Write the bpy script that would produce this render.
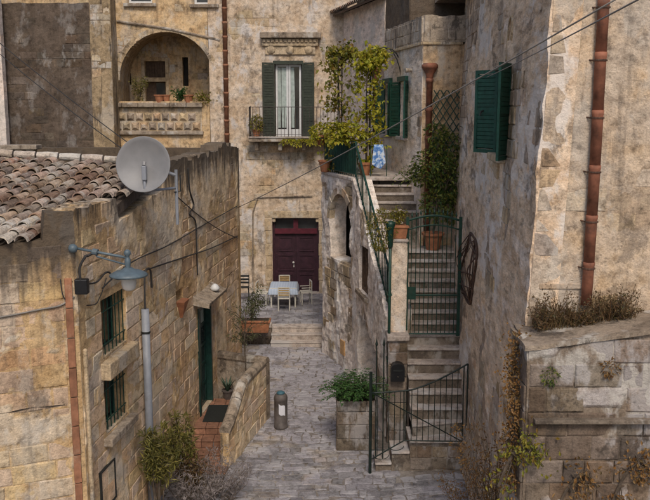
import bpy, math, random
from mathutils import Vector, Matrix, noise
R = math.radians
rnd = random.Random(7)
for o in list(bpy.data.objects): bpy.data.objects.remove(o)
scene = bpy.context.scene
col = scene.collection

# ------------------------------------------------------------------ camera
FPX, PITCH, CAMH = 850.0, math.atan(145/850.0), 8.0
cd = bpy.data.cameras.new('camera'); cam = bpy.data.objects.new('camera', cd); col.objects.link(cam)
cam.location = (0, 0, CAMH); cam.rotation_euler = (math.pi/2-PITCH, 0, 0)
cd.sensor_fit = 'HORIZONTAL'; cd.sensor_width = 36.0; cd.lens = FPX/650*36
cd.clip_start = .1; cd.clip_end = 2000
scene.camera = cam
# ------------------------------------------------------------------ sky, sun, exposure
SUN_AZ, SUN_EL = 7.0, 48.0          # degrees; azimuth measured from straight behind the camera
w = bpy.data.worlds.new('World'); scene.world = w; w.use_nodes = True
nt = w.node_tree; bg = nt.nodes['Background']
sk = nt.nodes.new('ShaderNodeTexSky'); sk.sky_type = 'NISHITA'; sk.sun_disc = False
sk.sun_elevation = R(SUN_EL); sk.sun_rotation = R(180-SUN_AZ)
sk.air_density = 1.0; sk.dust_density = 3.0; sk.ozone_density = 1.0
nt.links.new(sk.outputs[0], bg.inputs[0]); bg.inputs[1].default_value = .09
sl = bpy.data.lights.new('sun', 'SUN'); so = bpy.data.objects.new('sun', sl); col.objects.link(so)
sl.energy = 1.5; sl.angle = R(16); sl.color = (1, .90, .755)
sd = Vector((math.sin(R(SUN_AZ))*math.cos(R(SUN_EL)), -math.cos(R(SUN_AZ))*math.cos(R(SUN_EL)), math.sin(R(SUN_EL))))
so.rotation_euler = (-sd).to_track_quat('-Z', 'Y').to_euler(); so.location = (0, -10, 40)
vs = scene.view_settings; vs.view_transform = 'Standard'; vs.look = 'None'; vs.exposure = .44; vs.gamma = 1
scene.render.engine = 'CYCLES'
cy = scene.cycles; cy.max_bounces = 4; cy.diffuse_bounces = 2; cy.glossy_bounces = 2; cy.transmission_bounces = 2; cy.use_denoising = True
cy.use_adaptive_sampling = True; cy.adaptive_threshold = .03

# ------------------------------------------------------------------ survey helpers: sight lines from the standpoint to real surfaces
_cp, _sp = math.cos(PITCH), math.sin(PITCH)
def ray(px, py):
    a = (px-325)/FPX; b = (250-py)/FPX
    return (a, _cp+b*_sp, -_sp+b*_cp)
def atY(px, py, Y):
    r = ray(px, py); s = Y/r[1]; return Vector((r[0]*s, Y, CAMH+r[2]*s))
def atZ(px, py, Z):
    r = ray(px, py); s = (Z-CAMH)/r[2]; return Vector((r[0]*s, r[1]*s, Z))
def sm(a, b, x):
    t = max(0., min(1., (x-a)/(b-a))); return t*t*(3-2*t)
def nz(v, s=1.0, o=0.0): return noise.noise(Vector((v[0]*s+o, v[1]*s+o*1.7, v[2]*s-o)))
def fbm(v, s=1.0, o=0.0, n=3):
    r = 0; a = 1; t = 0
    for i in range(n): r += a*nz(v, s*2**i, o+i*13.1); t += a; a *= .5
    return r/t

# ------------------------------------------------------------------ object helpers
RL = {}
def tag(o, label, cat, group=None):
    o['label'] = label; o['category'] = cat
    if group: o['group'] = group
    return o
def thing(name, label, cat, loc=(0, 0, 0), group=None):
    o = bpy.data.objects.new(name, None); col.objects.link(o); o.location = loc
    o.empty_display_size = .2
    RL[o] = Vector(loc); return tag(o, label, cat, group)
class MB:
    def __init__(s): s.v = []; s.f = []
    def add(s, vs, fs):
        b = len(s.v); s.v += [tuple(v) for v in vs]; s.f += [tuple(i+b for i in f) for f in fs]; return s
    def box(s, a, b, jit=0):
        (x0, y0, z0), (x1, y1, z1) = a, b
        vs = [(x, y, z) for z in (z0, z1) for x, y in ((x0, y0), (x1, y0), (x1, y1), (x0, y1))]
        if jit: vs = [tuple(c+rnd.uniform(-jit, jit) for c in v) for v in vs]
        return s.add(vs, [(3, 2, 1, 0), (4, 5, 6, 7), (0, 1, 5, 4), (1, 2, 6, 5), (2, 3, 7, 6), (3, 0, 4, 7)])
    def obox(s, o, ax, ay, az):     # oriented box from a corner and three edge vectors
        o = Vector(o); ax = Vector(ax); ay = Vector(ay); az = Vector(az)
        vs = [o, o+ax, o+ax+ay, o+ay, o+az, o+ax+az, o+ax+ay+az, o+ay+az]
        return s.add(vs, [(3, 2, 1, 0), (4, 5, 6, 7), (0, 1, 5, 4), (1, 2, 6, 5), (2, 3, 7, 6), (3, 0, 4, 7)])
    def tube(s, pts, r, n=6, caps=True):
        pts = [Vector(p) for p in pts]; k = len(pts); rs = r if isinstance(r, (list, tuple)) else [r]*k
        vs = []; up = None
        for i, p in enumerate(pts):
            t = (pts[min(i+1, k-1)]-pts[max(i-1, 0)])
            t = t.normalized() if t.length > 1e-9 else Vector((0, 0, 1))
            if up is None: up = t.orthogonal().normalized()
            up = (up-t*up.dot(t)); up = up.normalized() if up.length > 1e-6 else t.orthogonal().normalized()
            sd_ = t.cross(up)
            for j in range(n):
                a = 2*math.pi*j/n; vs.append(p+(up*math.cos(a)+sd_*math.sin(a))*rs[i])
        fs = [(i*n+j, i*n+(j+1) % n, (i+1)*n+(j+1) % n, (i+1)*n+j) for i in range(k-1) for j in range(n)]
        if caps: fs += [tuple(range(n-1, -1, -1)), tuple((k-1)*n+j for j in range(n))]
        return s.add(vs, fs)
    def lathe(s, prof, c=(0, 0, 0), n=14, ax=None, wob=0):
        c = Vector(c); M = Matrix.Identity(3)
        if ax is not None: M = Vector((0, 0, 1)).rotation_difference(Vector(ax)).to_matrix()
        vs = []
        for r_, z in prof:
            for j in range(n):
                a = 2*math.pi*j/n; rr = r_*(1+wob*math.sin(3*a+z*9))
                vs.append(c+M @ Vector((rr*math.cos(a), rr*math.sin(a), z)))
        k = len(prof)
        fs = [(i*n+j, i*n+(j+1) % n, (i+1)*n+(j+1) % n, (i+1)*n+j) for i in range(k-1) for j in range(n)]
        fs += [tuple(range(n-1, -1, -1)), tuple((k-1)*n+j for j in range(n))]
        return s.add(vs, fs)
    def build(s, name, mat, parent=None, smooth=False, loc=None, attr=None):
        L = RL[parent] if parent is not None else Vector(loc or (0, 0, 0))
        me = bpy.data.meshes.new(name)
        me.from_pydata([(v[0]-L.x, v[1]-L.y, v[2]-L.z) for v in s.v], [], s.f)
        if attr:
            a = me.attributes.new('plaster', 'FLOAT', 'POINT'); a.data.foreach_set('value', attr)
        if smooth: me.polygons.foreach_set('use_smooth', [True]*len(me.polygons))
        me.materials.append(mat); me.update()
        o = bpy.data.objects.new(name, me); col.objects.link(o)
        if parent is not None: o.parent = parent
        else: o.location = L
        RL[o] = L; return o
def inst(name, me, mtx, parent):
    o = bpy.data.objects.new(name, me); col.objects.link(o); o.parent = parent
    M = mtx.copy(); M.translation = M.translation-RL[parent]; o.matrix_local = M; RL[o] = mtx.translation.copy(); return o
def kind(o, k): o['kind'] = k; return o

# ------------------------------------------------------------------ materials
class NT:
    def __init__(s, name):
        s.m = bpy.data.materials.new(name); s.m.use_nodes = True; s.t = s.m.node_tree
        s.b = s.t.nodes['Principled BSDF']; s._pos = None
    def n(s, ty, **kw):
        x = s.t.nodes.new('ShaderNode'+ty)
        for k, v in kw.items():
            if k.startswith('i'):
                key = int(k[1:]) if k[1:].isdigit() else k[1:]
                s.set(x.inputs[key], v)
            else: setattr(x, k, v)
        return x
    def set(s, inp, v):
        if isinstance(v, bpy.types.NodeSocket): s.t.links.new(v, inp)
        elif isinstance(v, (tuple, list)) and len(v) == 3 and inp.type == 'RGBA': inp.default_value = (*v, 1)
        else: inp.default_value = v
    def pos(s):
        if s._pos is None: s._pos = s.n('NewGeometry').outputs['Position']
        return s._pos
    def map(s, sc, loc=(0, 0, 0), src=None):
        x = s.n('Mapping'); s.set(x.inputs[0], src or s.pos()); x.inputs['Scale'].default_value = sc; x.inputs['Location'].default_value = loc
        return x.outputs[0]
    def noise(s, sc, det=5, ro=.55, src=None, dist=0):
        x = s.n('TexNoise'); s.set(x.inputs['Vector'], src or s.pos())
        x.inputs['Scale'].default_value = sc; x.inputs['Detail'].default_value = det; x.inputs['Roughness'].default_value = ro; x.inputs['Distortion'].default_value = dist
        return x.outputs['Fac']
    def ramp(s, fac, stops, interp='LINEAR'):
        x = s.n('ValToRGB'); s.set(x.inputs[0], fac); cr = x.color_ramp; cr.interpolation = interp
        while len(cr.elements) < len(stops): cr.elements.new(.5)
        for e, (p, c) in zip(cr.elements, stops): e.position = p; e.color = (*c, 1) if len(c) == 3 else c
        return x.outputs[0]
    def rng(s, v, a, b, c=0., d=1.):
        x = s.n('MapRange'); x.interpolation_type = 'SMOOTHSTEP'; s.set(x.inputs[0], v)
        for i, q in enumerate((a, b, c, d)): x.inputs[i+1].default_value = q
        return x.outputs[0]
    def math(s, op, a, b=0.):
        x = s.n('Math', operation=op); s.set(x.inputs[0], a); s.set(x.inputs[1], b); return x.outputs[0]
    def mix(s, f, a, b, mode='MIX'):
        x = s.n('Mix', data_type='RGBA', blend_type=mode); s.set(x.inputs[0], f); s.set(x.inputs[6], a); s.set(x.inputs[7], b); return x.outputs[2]
    def bump(s, h, st=.4, dist=.02, nrm=None):
        x = s.n('Bump'); x.inputs['Strength'].default_value = st; x.inputs['Distance'].default_value = dist; s.set(x.inputs['Height'], h)
        if nrm: s.set(x.inputs['Normal'], nrm)
        return x.outputs[0]
    def out(s, c, rough=.9, nrm=None, spec=.25, metal=0.):
        s.set(s.b.inputs['Base Color'], c); s.set(s.b.inputs['Roughness'], rough)
        s.b.inputs['Specular IOR Level'].default_value = spec; s.b.inputs['Metallic'].default_value = metal
        if nrm: s.set(s.b.inputs['Normal'], nrm)
        return s.m

def stone(name, cols, plaster=None, stain=.5, streak=.45, white=.25, whitec=(.52, .49, .45), darkc=(.045, .037, .032),
          top=None, obj=.0, bump=.5, off=0.0, sc=1.0, ys=1.0):
    tint = lambda c_: (min(1, c_[0]*1.01), c_[1]*.975, c_[2]*.96)
    cols = [tint(q) for q in cols]; plaster = [tint(q) for q in plaster] if plaster else None
    t = NT(name)
    P = t.map((sc, sc*ys, sc), (off, off*.7, off*.3))
    n1 = t.noise(.9, 4, .6, P); k = len(cols)
    c = t.ramp(n1, [(.3+.4*i/max(1, k-1), q) for i, q in enumerate(cols)])
    n2 = t.noise(6, 5, .7, P)
    if obj:
        oi = t.n('ObjectInfo').outputs['Random']
        hsv = t.n('HueSaturation'); t.set(hsv.inputs['Color'], c)
        t.set(hsv.inputs['Value'], t.rng(oi, 0, 1, 1-obj, 1+obj*.75))
        t.set(hsv.inputs['Saturation'], t.rng(t.math('FRACT', t.math('MULTIPLY', oi, 7.31)), 0, 1, .72, 1.12))
        t.set(hsv.inputs['Hue'], t.rng(t.math('FRACT', t.math('MULTIPLY', oi, 13.7)), 0, 1, .488, .508))
        c = hsv.outputs[0]
    att = None
    if plaster:
        att = t.n('Attribute', attribute_name='plaster').outputs['Fac']
        n3 = t.noise(1.7, 5, .65, P)
        pc = t.ramp(n3, [(.32+.36*i/max(1, len(plaster)-1), q) for i, q in enumerate(plaster)])
        c = t.mix(att, c, pc)
    c = t.mix(.85, c, t.ramp(n2, [(.3, (.42, .39, .36)), (.48, (.97, .96, .95)), (.68, (1.3, 1.27, 1.24))]), 'MULTIPLY')
    ng = t.noise(38, 3, .6, P)
    c = t.mix(.6, c, t.ramp(ng, [(.3, (.62, .6, .58)), (.5, (1, 1, 1)), (.72, (1.22, 1.2, 1.18))]), 'MULTIPLY')
    # lime wash remains
    n4 = t.noise(1.25, 5, .68, t.map((sc, sc*ys, sc*.55), (off+5, 3, 1)))
    c = t.mix(t.math('MULTIPLY', t.rng(n4, .525, .605), white*2.2), c, whitec)
    # lichen mottling and rain streaks
    n5 = t.noise(1.7, 6, .74, t.map((sc, sc*ys, sc*.7), (off-4, 9, 2)))
    s1 = t.math('MULTIPLY', t.rng(n5, .54, .64), stain*1.2)
    n6 = t.noise(3.2, 4, .6, t.map((sc*1.6, sc*1.6*ys, sc*.16), (off+11, 1, 7)))
    s2 = t.math('MULTIPLY', t.rng(n6, .54, .68), streak)
    s = t.math('MAXIMUM', s1, s2)
    z = None
    if top:
        sx = t.n('SeparateXYZ'); t.set(sx.inputs[0], t.pos()); z = sx.outputs[2]
    if top:
        n7 = t.noise(1.9, 3, .7, t.map((sc*2.6, sc*2.6, sc*.22), (off, 2, 2)))
        zz = t.math('ADD', z, t.math('MULTIPLY', t.math('SUBTRACT', n7, .5), top[2] if len(top) > 2 else 1.6))
        s = t.math('MAXIMUM', s, t.math('MULTIPLY', t.rng(zz, top[0], top[1]), .93))
    c = t.mix(t.math('MINIMUM', s, .9), c, t.mix(n2, darkc, (darkc[0]*1.9, darkc[1]*1.85, darkc[2]*1.75)))
    vor = t.n('TexVoronoi'); t.set(vor.inputs['Vector'], P); vor.inputs['Scale'].default_value = 11; 
    pit = t.rng(vor.outputs['Distance'], .05, .3)
    h = t.math('ADD', t.math('ADD', t.noise(9, 3, .7, P), t.math('MULTIPLY', ng, .22)), t.math('MULTIPLY', pit, .16))
    return t.out(c, .92, t.bump(h, bump, .05), .15)

def plain(name, c, rough=.6, var=.15, sc=8, metal=0., spec=.4, rust=None, bump=.1, obj=0.):
    t = NT(name); n1 = t.noise(sc, 6, .65)
    lo = tuple(max(0, q*(1-var*1.6)) for q in c); hi = tuple(q*(1+var) for q in c)
    cc = t.ramp(n1, [(.3, lo), (.7, hi)])
    if rust: cc = t.mix(t.math('MULTIPLY', t.rng(t.noise(sc*.45, 8, .7), .54, .66), rust[1]), cc, rust[0])
    if obj:
        hsv = t.n('HueSaturation'); t.set(hsv.inputs['Color'], cc)
        oi = t.n('ObjectInfo').outputs['Random']
        t.set(hsv.inputs['Value'], t.rng(oi, 0, 1, 1-obj, 1+obj)); cc = hsv.outputs[0]
    return t.out(cc, rough, t.bump(n1, bump, .01), spec, metal)

def leafmat(name, cols, trans=.25):
    t = NT(name)
    ri = t.n('NewGeometry').outputs['Random Per Island']
    c = t.ramp(ri, [(i/max(1, len(cols)-1), q) for i, q in enumerate(cols)])
    c = t.mix(.5, c, t.ramp(t.noise(14, 3), [(.3, (.6, .6, .6)), (.7, (1.25, 1.25, 1.2))]), 'MULTIPLY')
    t.out(c, .55, None, .35)
    tr = t.n('BsdfTranslucent'); t.set(tr.inputs[0], c)
    mx = t.n('MixShader'); mx.inputs[0].default_value = trans
    t.t.links.new(t.b.outputs[0], mx.inputs[1]); t.t.links.new(tr.outputs[0], mx.inputs[2])
    t.t.links.new(mx.outputs[0], t.t.nodes['Material Output'].inputs[0]); return t.m

HON = [(.37, .25, .14), (.46, .335, .20), (.53, .405, .255), (.48, .385, .27)]
M = {}
M['left_block'] = stone('honey_limestone_block', HON, stain=.42, streak=.35, white=.14, whitec=(.5, .46, .4), top=(4.95, 5.7, 1.6), obj=.11, off=1)
M['left_wall'] = stone('honey_limestone_mortar', [(.40, .27, .14), (.50, .36, .2), (.54, .42, .26)], plaster=[(.46, .36, .24), (.55, .47, .36), (.48, .41, .32)], stain=.42, streak=.4, white=.2, top=(4.95, 5.7, 1.6), off=1)
M['left_alley_wall'] = stone('streaked_limestone_mortar', [(.40, .27, .14), (.50, .36, .2), (.54, .42, .26)], plaster=[(.56, .41, .24), (.67, .56, .41), (.60, .48, .31)], stain=.32, streak=.22, white=.22, top=(6.0, 6.75, 2.2), off=2, bump=.3, ys=.6)
M['left_alley_block'] = stone('honey_limestone_alley_block', [(.47, .335, .195), (.57, .43, .27), (.63, .50, .335), (.58, .475, .345)], stain=.32, streak=.12, white=.16, top=(6.0, 6.75, 2.2), obj=.11, off=2, bump=.3, ys=.6)
M['tower_wall'] = stone('weathered_cream_plaster', [(.33, .25, .17), (.42, .33, .24), (.46, .38, .29)], plaster=[(.48, .36, .235), (.54, .44, .33), (.45, .38, .305), (.56, .49, .40)], stain=.40, streak=.42, white=.14, off=6)
M['tower_alley'] = stone('limewashed_weathered_plaster', [(.30, .24, .18), (.42, .34, .26), (.48, .41, .33)], plaster=[(.60, .44, .29), (.68, .56, .43), (.58, .44, .31), (.74, .66, .58)], stain=.55, streak=.2, white=.34, whitec=(.70, .645, .60), off=9, ys=.28)
M['tower_block'] = stone('cream_limestone_block', [(.36, .26, .165), (.46, .36, .25), (.42, .36, .29)], stain=.5, streak=.4, white=.22, obj=.22, off=6)
M['low_block'] = stone('grey_weathered_block', [(.125, .096, .07), (.19, .152, .115), (.25, .212, .17)], stain=.68, streak=.5, white=.24, whitec=(.45, .43, .43), obj=.28, off=14)
M['low_wall'] = stone('grey_weathered_mortar', [(.14, .112, .085), (.2, .163, .127), (.24, .205, .17)], plaster=[(.26, .23, .21), (.40, .38, .375), (.29, .25, .215)], stain=.6, streak=.4, white=.3, off=14)
M['terr_wall'] = stone('flaking_white_limewash', [(.30, .235, .16), (.40, .32, .22), (.44, .37, .28)], plaster=[(.62, .53, .44), (.76, .71, .66), (.70, .62, .55)], stain=.42, streak=.22, white=.4, whitec=(.76, .72, .69), off=21)
M['terr_block'] = stone('ochre_rubble_block', [(.28, .22, .15), (.40, .32, .22), (.46, .40, .32)], stain=.5, streak=.3, white=.4, obj=.25, off=21)
M['shut_wall'] = stone('pale_render', [(.40, .32, .25), (.5, .42, .34), (.5, .44, .38)], plaster=[(.62, .49, .36), (.72, .64, .55), (.68, .56, .44)], stain=.34, streak=.12, white=.34, whitec=(.72, .67, .63), top=(9.3, 10.1, 1.0), off=26, ys=.35)
M['shut_front'] = stone('ochre_render', [(.40, .29, .18), (.46, .34, .22), (.46, .38, .29)], plaster=[(.46, .31, .17), (.54, .41, .27), (.54, .46, .37)], stain=.35, streak=.4, white=.22, top=(9.3, 10.1, 1.0), off=30)
M['pink_wall'] = stone('pale_pink_render', [(.5, .42, .36), (.55, .48, .43)], plaster=[(.63, .51, .42), (.72, .64, .58), (.69, .58, .49)], stain=.22, streak=.1, white=.25, off=33, ys=.4)
M['back_wall'] = stone('peeling_cream_facade', [(.36, .27, .17), (.43, .34, .23), (.46, .38, .28)], plaster=[(.46, .355, .25), (.54, .45, .35), (.57, .52, .46)], stain=.42, streak=.4, white=.32, whitec=(.56, .53, .52), off=40)
M['back_block'] = stone('cream_facade_block', [(.36, .27, .17), (.44, .35, .23), (.42, .36, .28)], stain=.5, streak=.35, white=.28, obj=.2, off=40)
M['log_wall'] = stone('ochre_loggia_render', [(.38, .28, .17), (.44, .34, .22)], plaster=[(.50, .34, .185), (.56, .42, .25), (.53, .43, .31)], stain=.42, streak=.4, white=.15, off=47)
M['dark_wall'] = stone('dark_weathered_masonry', [(.07, .053, .04), (.10, .078, .06), (.13, .105, .08)], plaster=[(.075, .06, .048), (.105, .083, .066), (.13, .105, .085)], stain=.5, streak=.5, white=.12, whitec=(.36, .34, .33), off=52)
M['dark_block'] = stone('dark_weathered_block', [(.075, .058, .042), (.11, .086, .064), (.15, .12, .09)], stain=.5, streak=.5, white=.16, whitec=(.42, .4, .38), obj=.25, off=52)
M['buttress'] = stone('ochre_streaked_buttress', [(.16, .12, .075), (.24, .185, .115)], plaster=[(.2, .155, .095), (.30, .235, .15), (.38, .3, .19)], stain=.55, streak=.85, white=.15, off=57)
M['trim'] = stone('carved_limestone_trim', [(.38, .29, .18), (.46, .37, .25), (.48, .41, .31)], stain=.5, streak=.35, white=.2, off=60)
M['trim_dark'] = stone('lichened_stone_trim', [(.2, .165, .13), (.28, .235, .185), (.34, .3, .25)], stain=.65, streak=.35, white=.3, off=63)
M['parapet'] = stone('black_streaked_parapet', [(.26, .215, .17), (.36, .31, .25), (.42, .37, .31)], stain=.6, streak=.85, white=.2, darkc=(.035, .03, .028), off=64)
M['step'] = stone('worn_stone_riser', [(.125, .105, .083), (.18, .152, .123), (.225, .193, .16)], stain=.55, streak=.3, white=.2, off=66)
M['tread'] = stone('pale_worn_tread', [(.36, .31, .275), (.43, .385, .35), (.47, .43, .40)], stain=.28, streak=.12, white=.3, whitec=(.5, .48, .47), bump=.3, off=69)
M['paver'] = stone('grey_limestone_sett', [(.19, .19, .21), (.24, .24, .268), (.275, .275, .305), (.29, .25, .195)], stain=.4, streak=0, white=.22, whitec=(.44, .43, .45), obj=.24, off=72)
M['joint'] = stone('earthy_pavement_joint', [(.15, .135, .125), (.2, .185, .175), (.24, .215, .19)], stain=.4, streak=0, white=.1, off=75)
M['brickstep'] = plain('red_clay_step_tile', (.27, .135, .085), .8, .3, 9, obj=.25, bump=.3)
M['tile'] = stone('lichened_clay_roof_tile', [(.23, .145, .10), (.30, .215, .16), (.37, .285, .215), (.43, .36, .29)], stain=.55, streak=0, white=.3, whitec=(.45, .41, .36), obj=.42, off=78, sc=1.5)
M['tile_old'] = stone('mortar_crusted_roof_tile', [(.42, .35, .27), (.5, .44, .36), (.54, .49, .42)], stain=.4, streak=0, white=.4, obj=.15, off=80, bump=.8, sc=1.5)
M['roof_bed'] = stone('dark_roof_bed', [(.07, .058, .05), (.12, .1, .085)], stain=.4, streak=0, white=.05, off=81)
M['clay'] = plain('terracotta', (.36, .15, .075), .8, .25, 7, bump=.2)
M['clay_pipe'] = plain('old_terracotta_pipe', (.235, .092, .054), .75, .4, 4, rust=((.10, .055, .042), .8), bump=.2, obj=.18)
M['clay_duct'] = plain('faded_clay_duct', (.30, .135, .075), .85, .3, 5, rust=((.42, .28, .19), .5), bump=.3, obj=.15)
M['green'] = plain('green_painted_iron', (.008, .045, .031), .45, .3, 12, rust=((.05, .05, .035), .3), spec=.5)
M['gshutter'] = plain('green_painted_shutter_wood', (.008, .058, .041), .5, .3, 10, rust=((.02, .07, .05), .5))
M['dshutter'] = plain('dark_olive_shutter_wood', (.035, .043, .03), .6, .3, 10)
M['blackgreen'] = plain('green_black_iron', (.008, .017, .014), .5, .3, 12, rust=((.05, .03, .02), .35))
M['dgreen'] = plain('dark_green_door_paint', (.012, .04, .034), .4, .3, 10)
M['iron'] = plain('black_wrought_iron', (.018, .02, .02), .55, .3, 14)
M['rail'] = plain('brown_iron_rail', (.06, .048, .042), .6, .3, 14)
M['rust'] = plain('rusty_wire', (.09, .05, .035), .85, .4, 20, rust=((.18, .085, .04), .6))
M['cable'] = plain('dark_cable', (.035, .033, .033), .7, .2, 6)
M['cable_l'] = plain('dusty_grey_cable', (.22, .20, .18), .8, .2, 6)
M['lampgrey'] = plain('blue_grey_lamp_enamel', (.095, .13, .155), .45, .15, 10, rust=((.09, .1, .1), .4))
M['dish'] = plain('grey_dish_enamel', (.215, .213, .22), .5, .08, 4, rust=((.25, .24, .23), .4))
M['poleg'] = plain('grey_plastic_conduit', (.235, .25, .285), .5, .1, 5, rust=((.16, .16, .17), .5))
M['globe'] = plain('frosted_glass_globe', (.62, .60, .56), .3, .05, 5, spec=.5)
M['purple'] = plain('aubergine_door_paint', (.04, .014, .023), .5, .3, 6, rust=((.09, .035, .04), .4))
M['redbeam'] = plain('dark_red_door_paint', (.095, .013, .024), .5, .25, 6)
M['white'] = plain('white_window_paint', (.62, .63, .64), .5, .08, 6)
M['curtain'] = plain('pale_lace_curtain', (.36, .42, .40), .9, .2, 5)
M['wood'] = plain('weathered_brown_wood', (.10, .062, .04), .8, .35, 9, bump=.4)
M['lightwood'] = plain('yellow_varnished_slat', (.42, .29, .13), .6, .2, 9)
M['chairwhite'] = plain('cream_chair_paint', (.55, .52, .45), .6, .1, 9)
M['soil'] = plain('dark_soil', (.05, .038, .028), .95, .4, 20, bump=.6)
M['bollard'] = plain('grey_brown_cast_metal', (.10, .085, .08), .6, .25, 8)
M['teal'] = plain('teal_cap_paint', (.05, .13, .17), .5, .2, 8)
M['paper'] = plain('white_paper_notice', (.62, .62, .68), .7, .06, 8)
M['mail'] = plain('black_mailbox_metal', (.012, .012, .014), .4, .2, 8)
M['ochre_tile'] = plain('ochre_glazed_tile', (.50, .29, .12), .5, .2, 10)
M['rubber'] = plain('dark_rubber_mat', (.016, .018, .016), .9, .3, 30, bump=.5)
M['greencloth'] = plain('green_shade_netting', (.010, .05, .035), .9, .3, 12)
M['bark'] = plain('grey_brown_bark', (.10, .075, .055), .95, .4, 16, bump=.6)
def glassmat():
    t = NT('dark_window_glass'); return t.out(t.ramp(t.noise(1.5, 3), [(.3, (.012, .013, .014)), (.7, (.035, .037, .04))]), .12, None, .6)
M['glass'] = glassmat()
M['dark'] = plain('painted_room_darkness', (.03, .026, .022), .95, .3, 3)  # near-black colour stands in for the darkness inside rooms and openings
def clothmat():
    t = NT('blue_checked_tablecloth')
    wv = t.n('TexWave', wave_type='BANDS', bands_direction='X'); t.set(wv.inputs['Vector'], t.pos()); wv.inputs['Scale'].default_value = 3.2
    c = t.ramp(wv.outputs['Fac'], [(.35, (.38, .45, .56)), (.6, (.44, .50, .61))]); return t.out(c, .9)
M['cloth'] = clothmat()
def towelmat():
    t = NT('blue_patterned_towel'); c = t.ramp(t.noise(11, 3, .6), [(.42, (.07, .17, .42)), (.5, (.22, .36, .6)), (.6, (.55, .6, .68))]); return t.out(c, .95)
M['towel'] = towelmat()
M['leaf_vine'] = leafmat('yellow_green_vine_leaf', [(.18, .21, .02), (.36, .37, .035), (.52, .46, .045), (.28, .29, .03), (.45, .33, .035)], .45)
M['leaf_vine2'] = leafmat('olive_vine_leaf', [(.10, .12, .02), (.20, .20, .03), (.30, .26, .035), (.20, .11, .025)], .4)
M['leaf_green'] = leafmat('fresh_green_leaf', [(.025, .07, .018), (.05, .12, .03), (.08, .17, .04)], .3)
M['leaf_dark'] = leafmat('mid_green_leaf', [(.04, .08, .02), (.08, .13, .03), (.24, .26, .05), (.07, .12, .03), (.34, .30, .06)], .4)
M['leaf_olive'] = leafmat('grey_olive_leaf', [(.06, .07, .03), (.11, .12, .055), (.16, .165, .08)], .3)
M['leaf_yel'] = leafmat('yellowish_shrub_leaf', [(.08, .09, .025), (.17, .16, .04), (.26, .22, .06), (.11, .10, .03)], .3)
M['leaf_dry'] = leafmat('dry_brown_grass', [(.09, .06, .03), (.15, .09, .045), (.20, .12, .055), (.08, .075, .03), (.13, .06, .03)], .2)
M['leaf_rust'] = leafmat('dry_orange_leaf', [(.16, .075, .025), (.26, .13, .04), (.30, .18, .07), (.10, .07, .03)], .3)
M['leaf_grey'] = leafmat('pale_grey_dry_stem', [(.22, .19, .18), (.32, .28, .28), (.16, .13, .12)], .15)
M['leaf_aloe'] = leafmat('blue_green_aloe_leaf', [(.03, .06, .045), (.05, .09, .06)], .15)

# ------------------------------------------------------------------ walls made of a mortar / plaster sheet with real thickness, and stone blocks set into it
class Fr:
    def __init__(s, P0, P1, side=1, batter=0., zb=0., shear=0.):
        s.p = Vector((P0[0], P0[1])); q = Vector((P1[0], P1[1])); s.L = (q-s.p).length; s.e = (q-s.p)/s.L
        s.n = Vector((s.e.y, -s.e.x))*side; s.bt = batter; s.zb = zb; s.side = side; s.sh = shear
    def pt(s, u, z, d=0.):
        d = d-s.bt*(z-s.zb); q = s.p+s.e*(u+s.sh*(z-s.zb))+s.n*d; return Vector((q.x, q.y, z))
    def px(s, x, y):                      # where a sight line meets this wall: (u, z)
        r = ray(x, y); det = -r[0]*s.e.y+s.e.x*r[1]; k = (-s.p.x*s.e.y+s.e.x*s.p.y)/det
        q = Vector((r[0]*k, r[1]*k))-s.p; return q.dot(s.e), CAMH+r[2]*k
def in_open(u, z, ops):
    for o in ops:
        if o[0] == 'rect':
            if o[1] < u < o[2] and o[3] < z < o[4]: return True
        elif o[0] == 'arch':
            _, uc, r_, zs, z0 = o
            if z0 < z and ((z <= zs and abs(u-uc) < r_) or (z > zs and (u-uc)**2+(z-zs)**2 < r_*r_)): return True
        elif o[1](u, z): return True
    return False
def lines(a, b, res, extra):
    ex = sorted(set([a, b]+[x for x in extra if a < x < b])); out = [ex[0]]
    for p, q in zip(ex, ex[1:]):
        if q-p < 1e-4: continue
        n = max(1, round((q-p)/res)); out += [p+(q-p)*i/n for i in range(1, n+1)]
    return out
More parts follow.
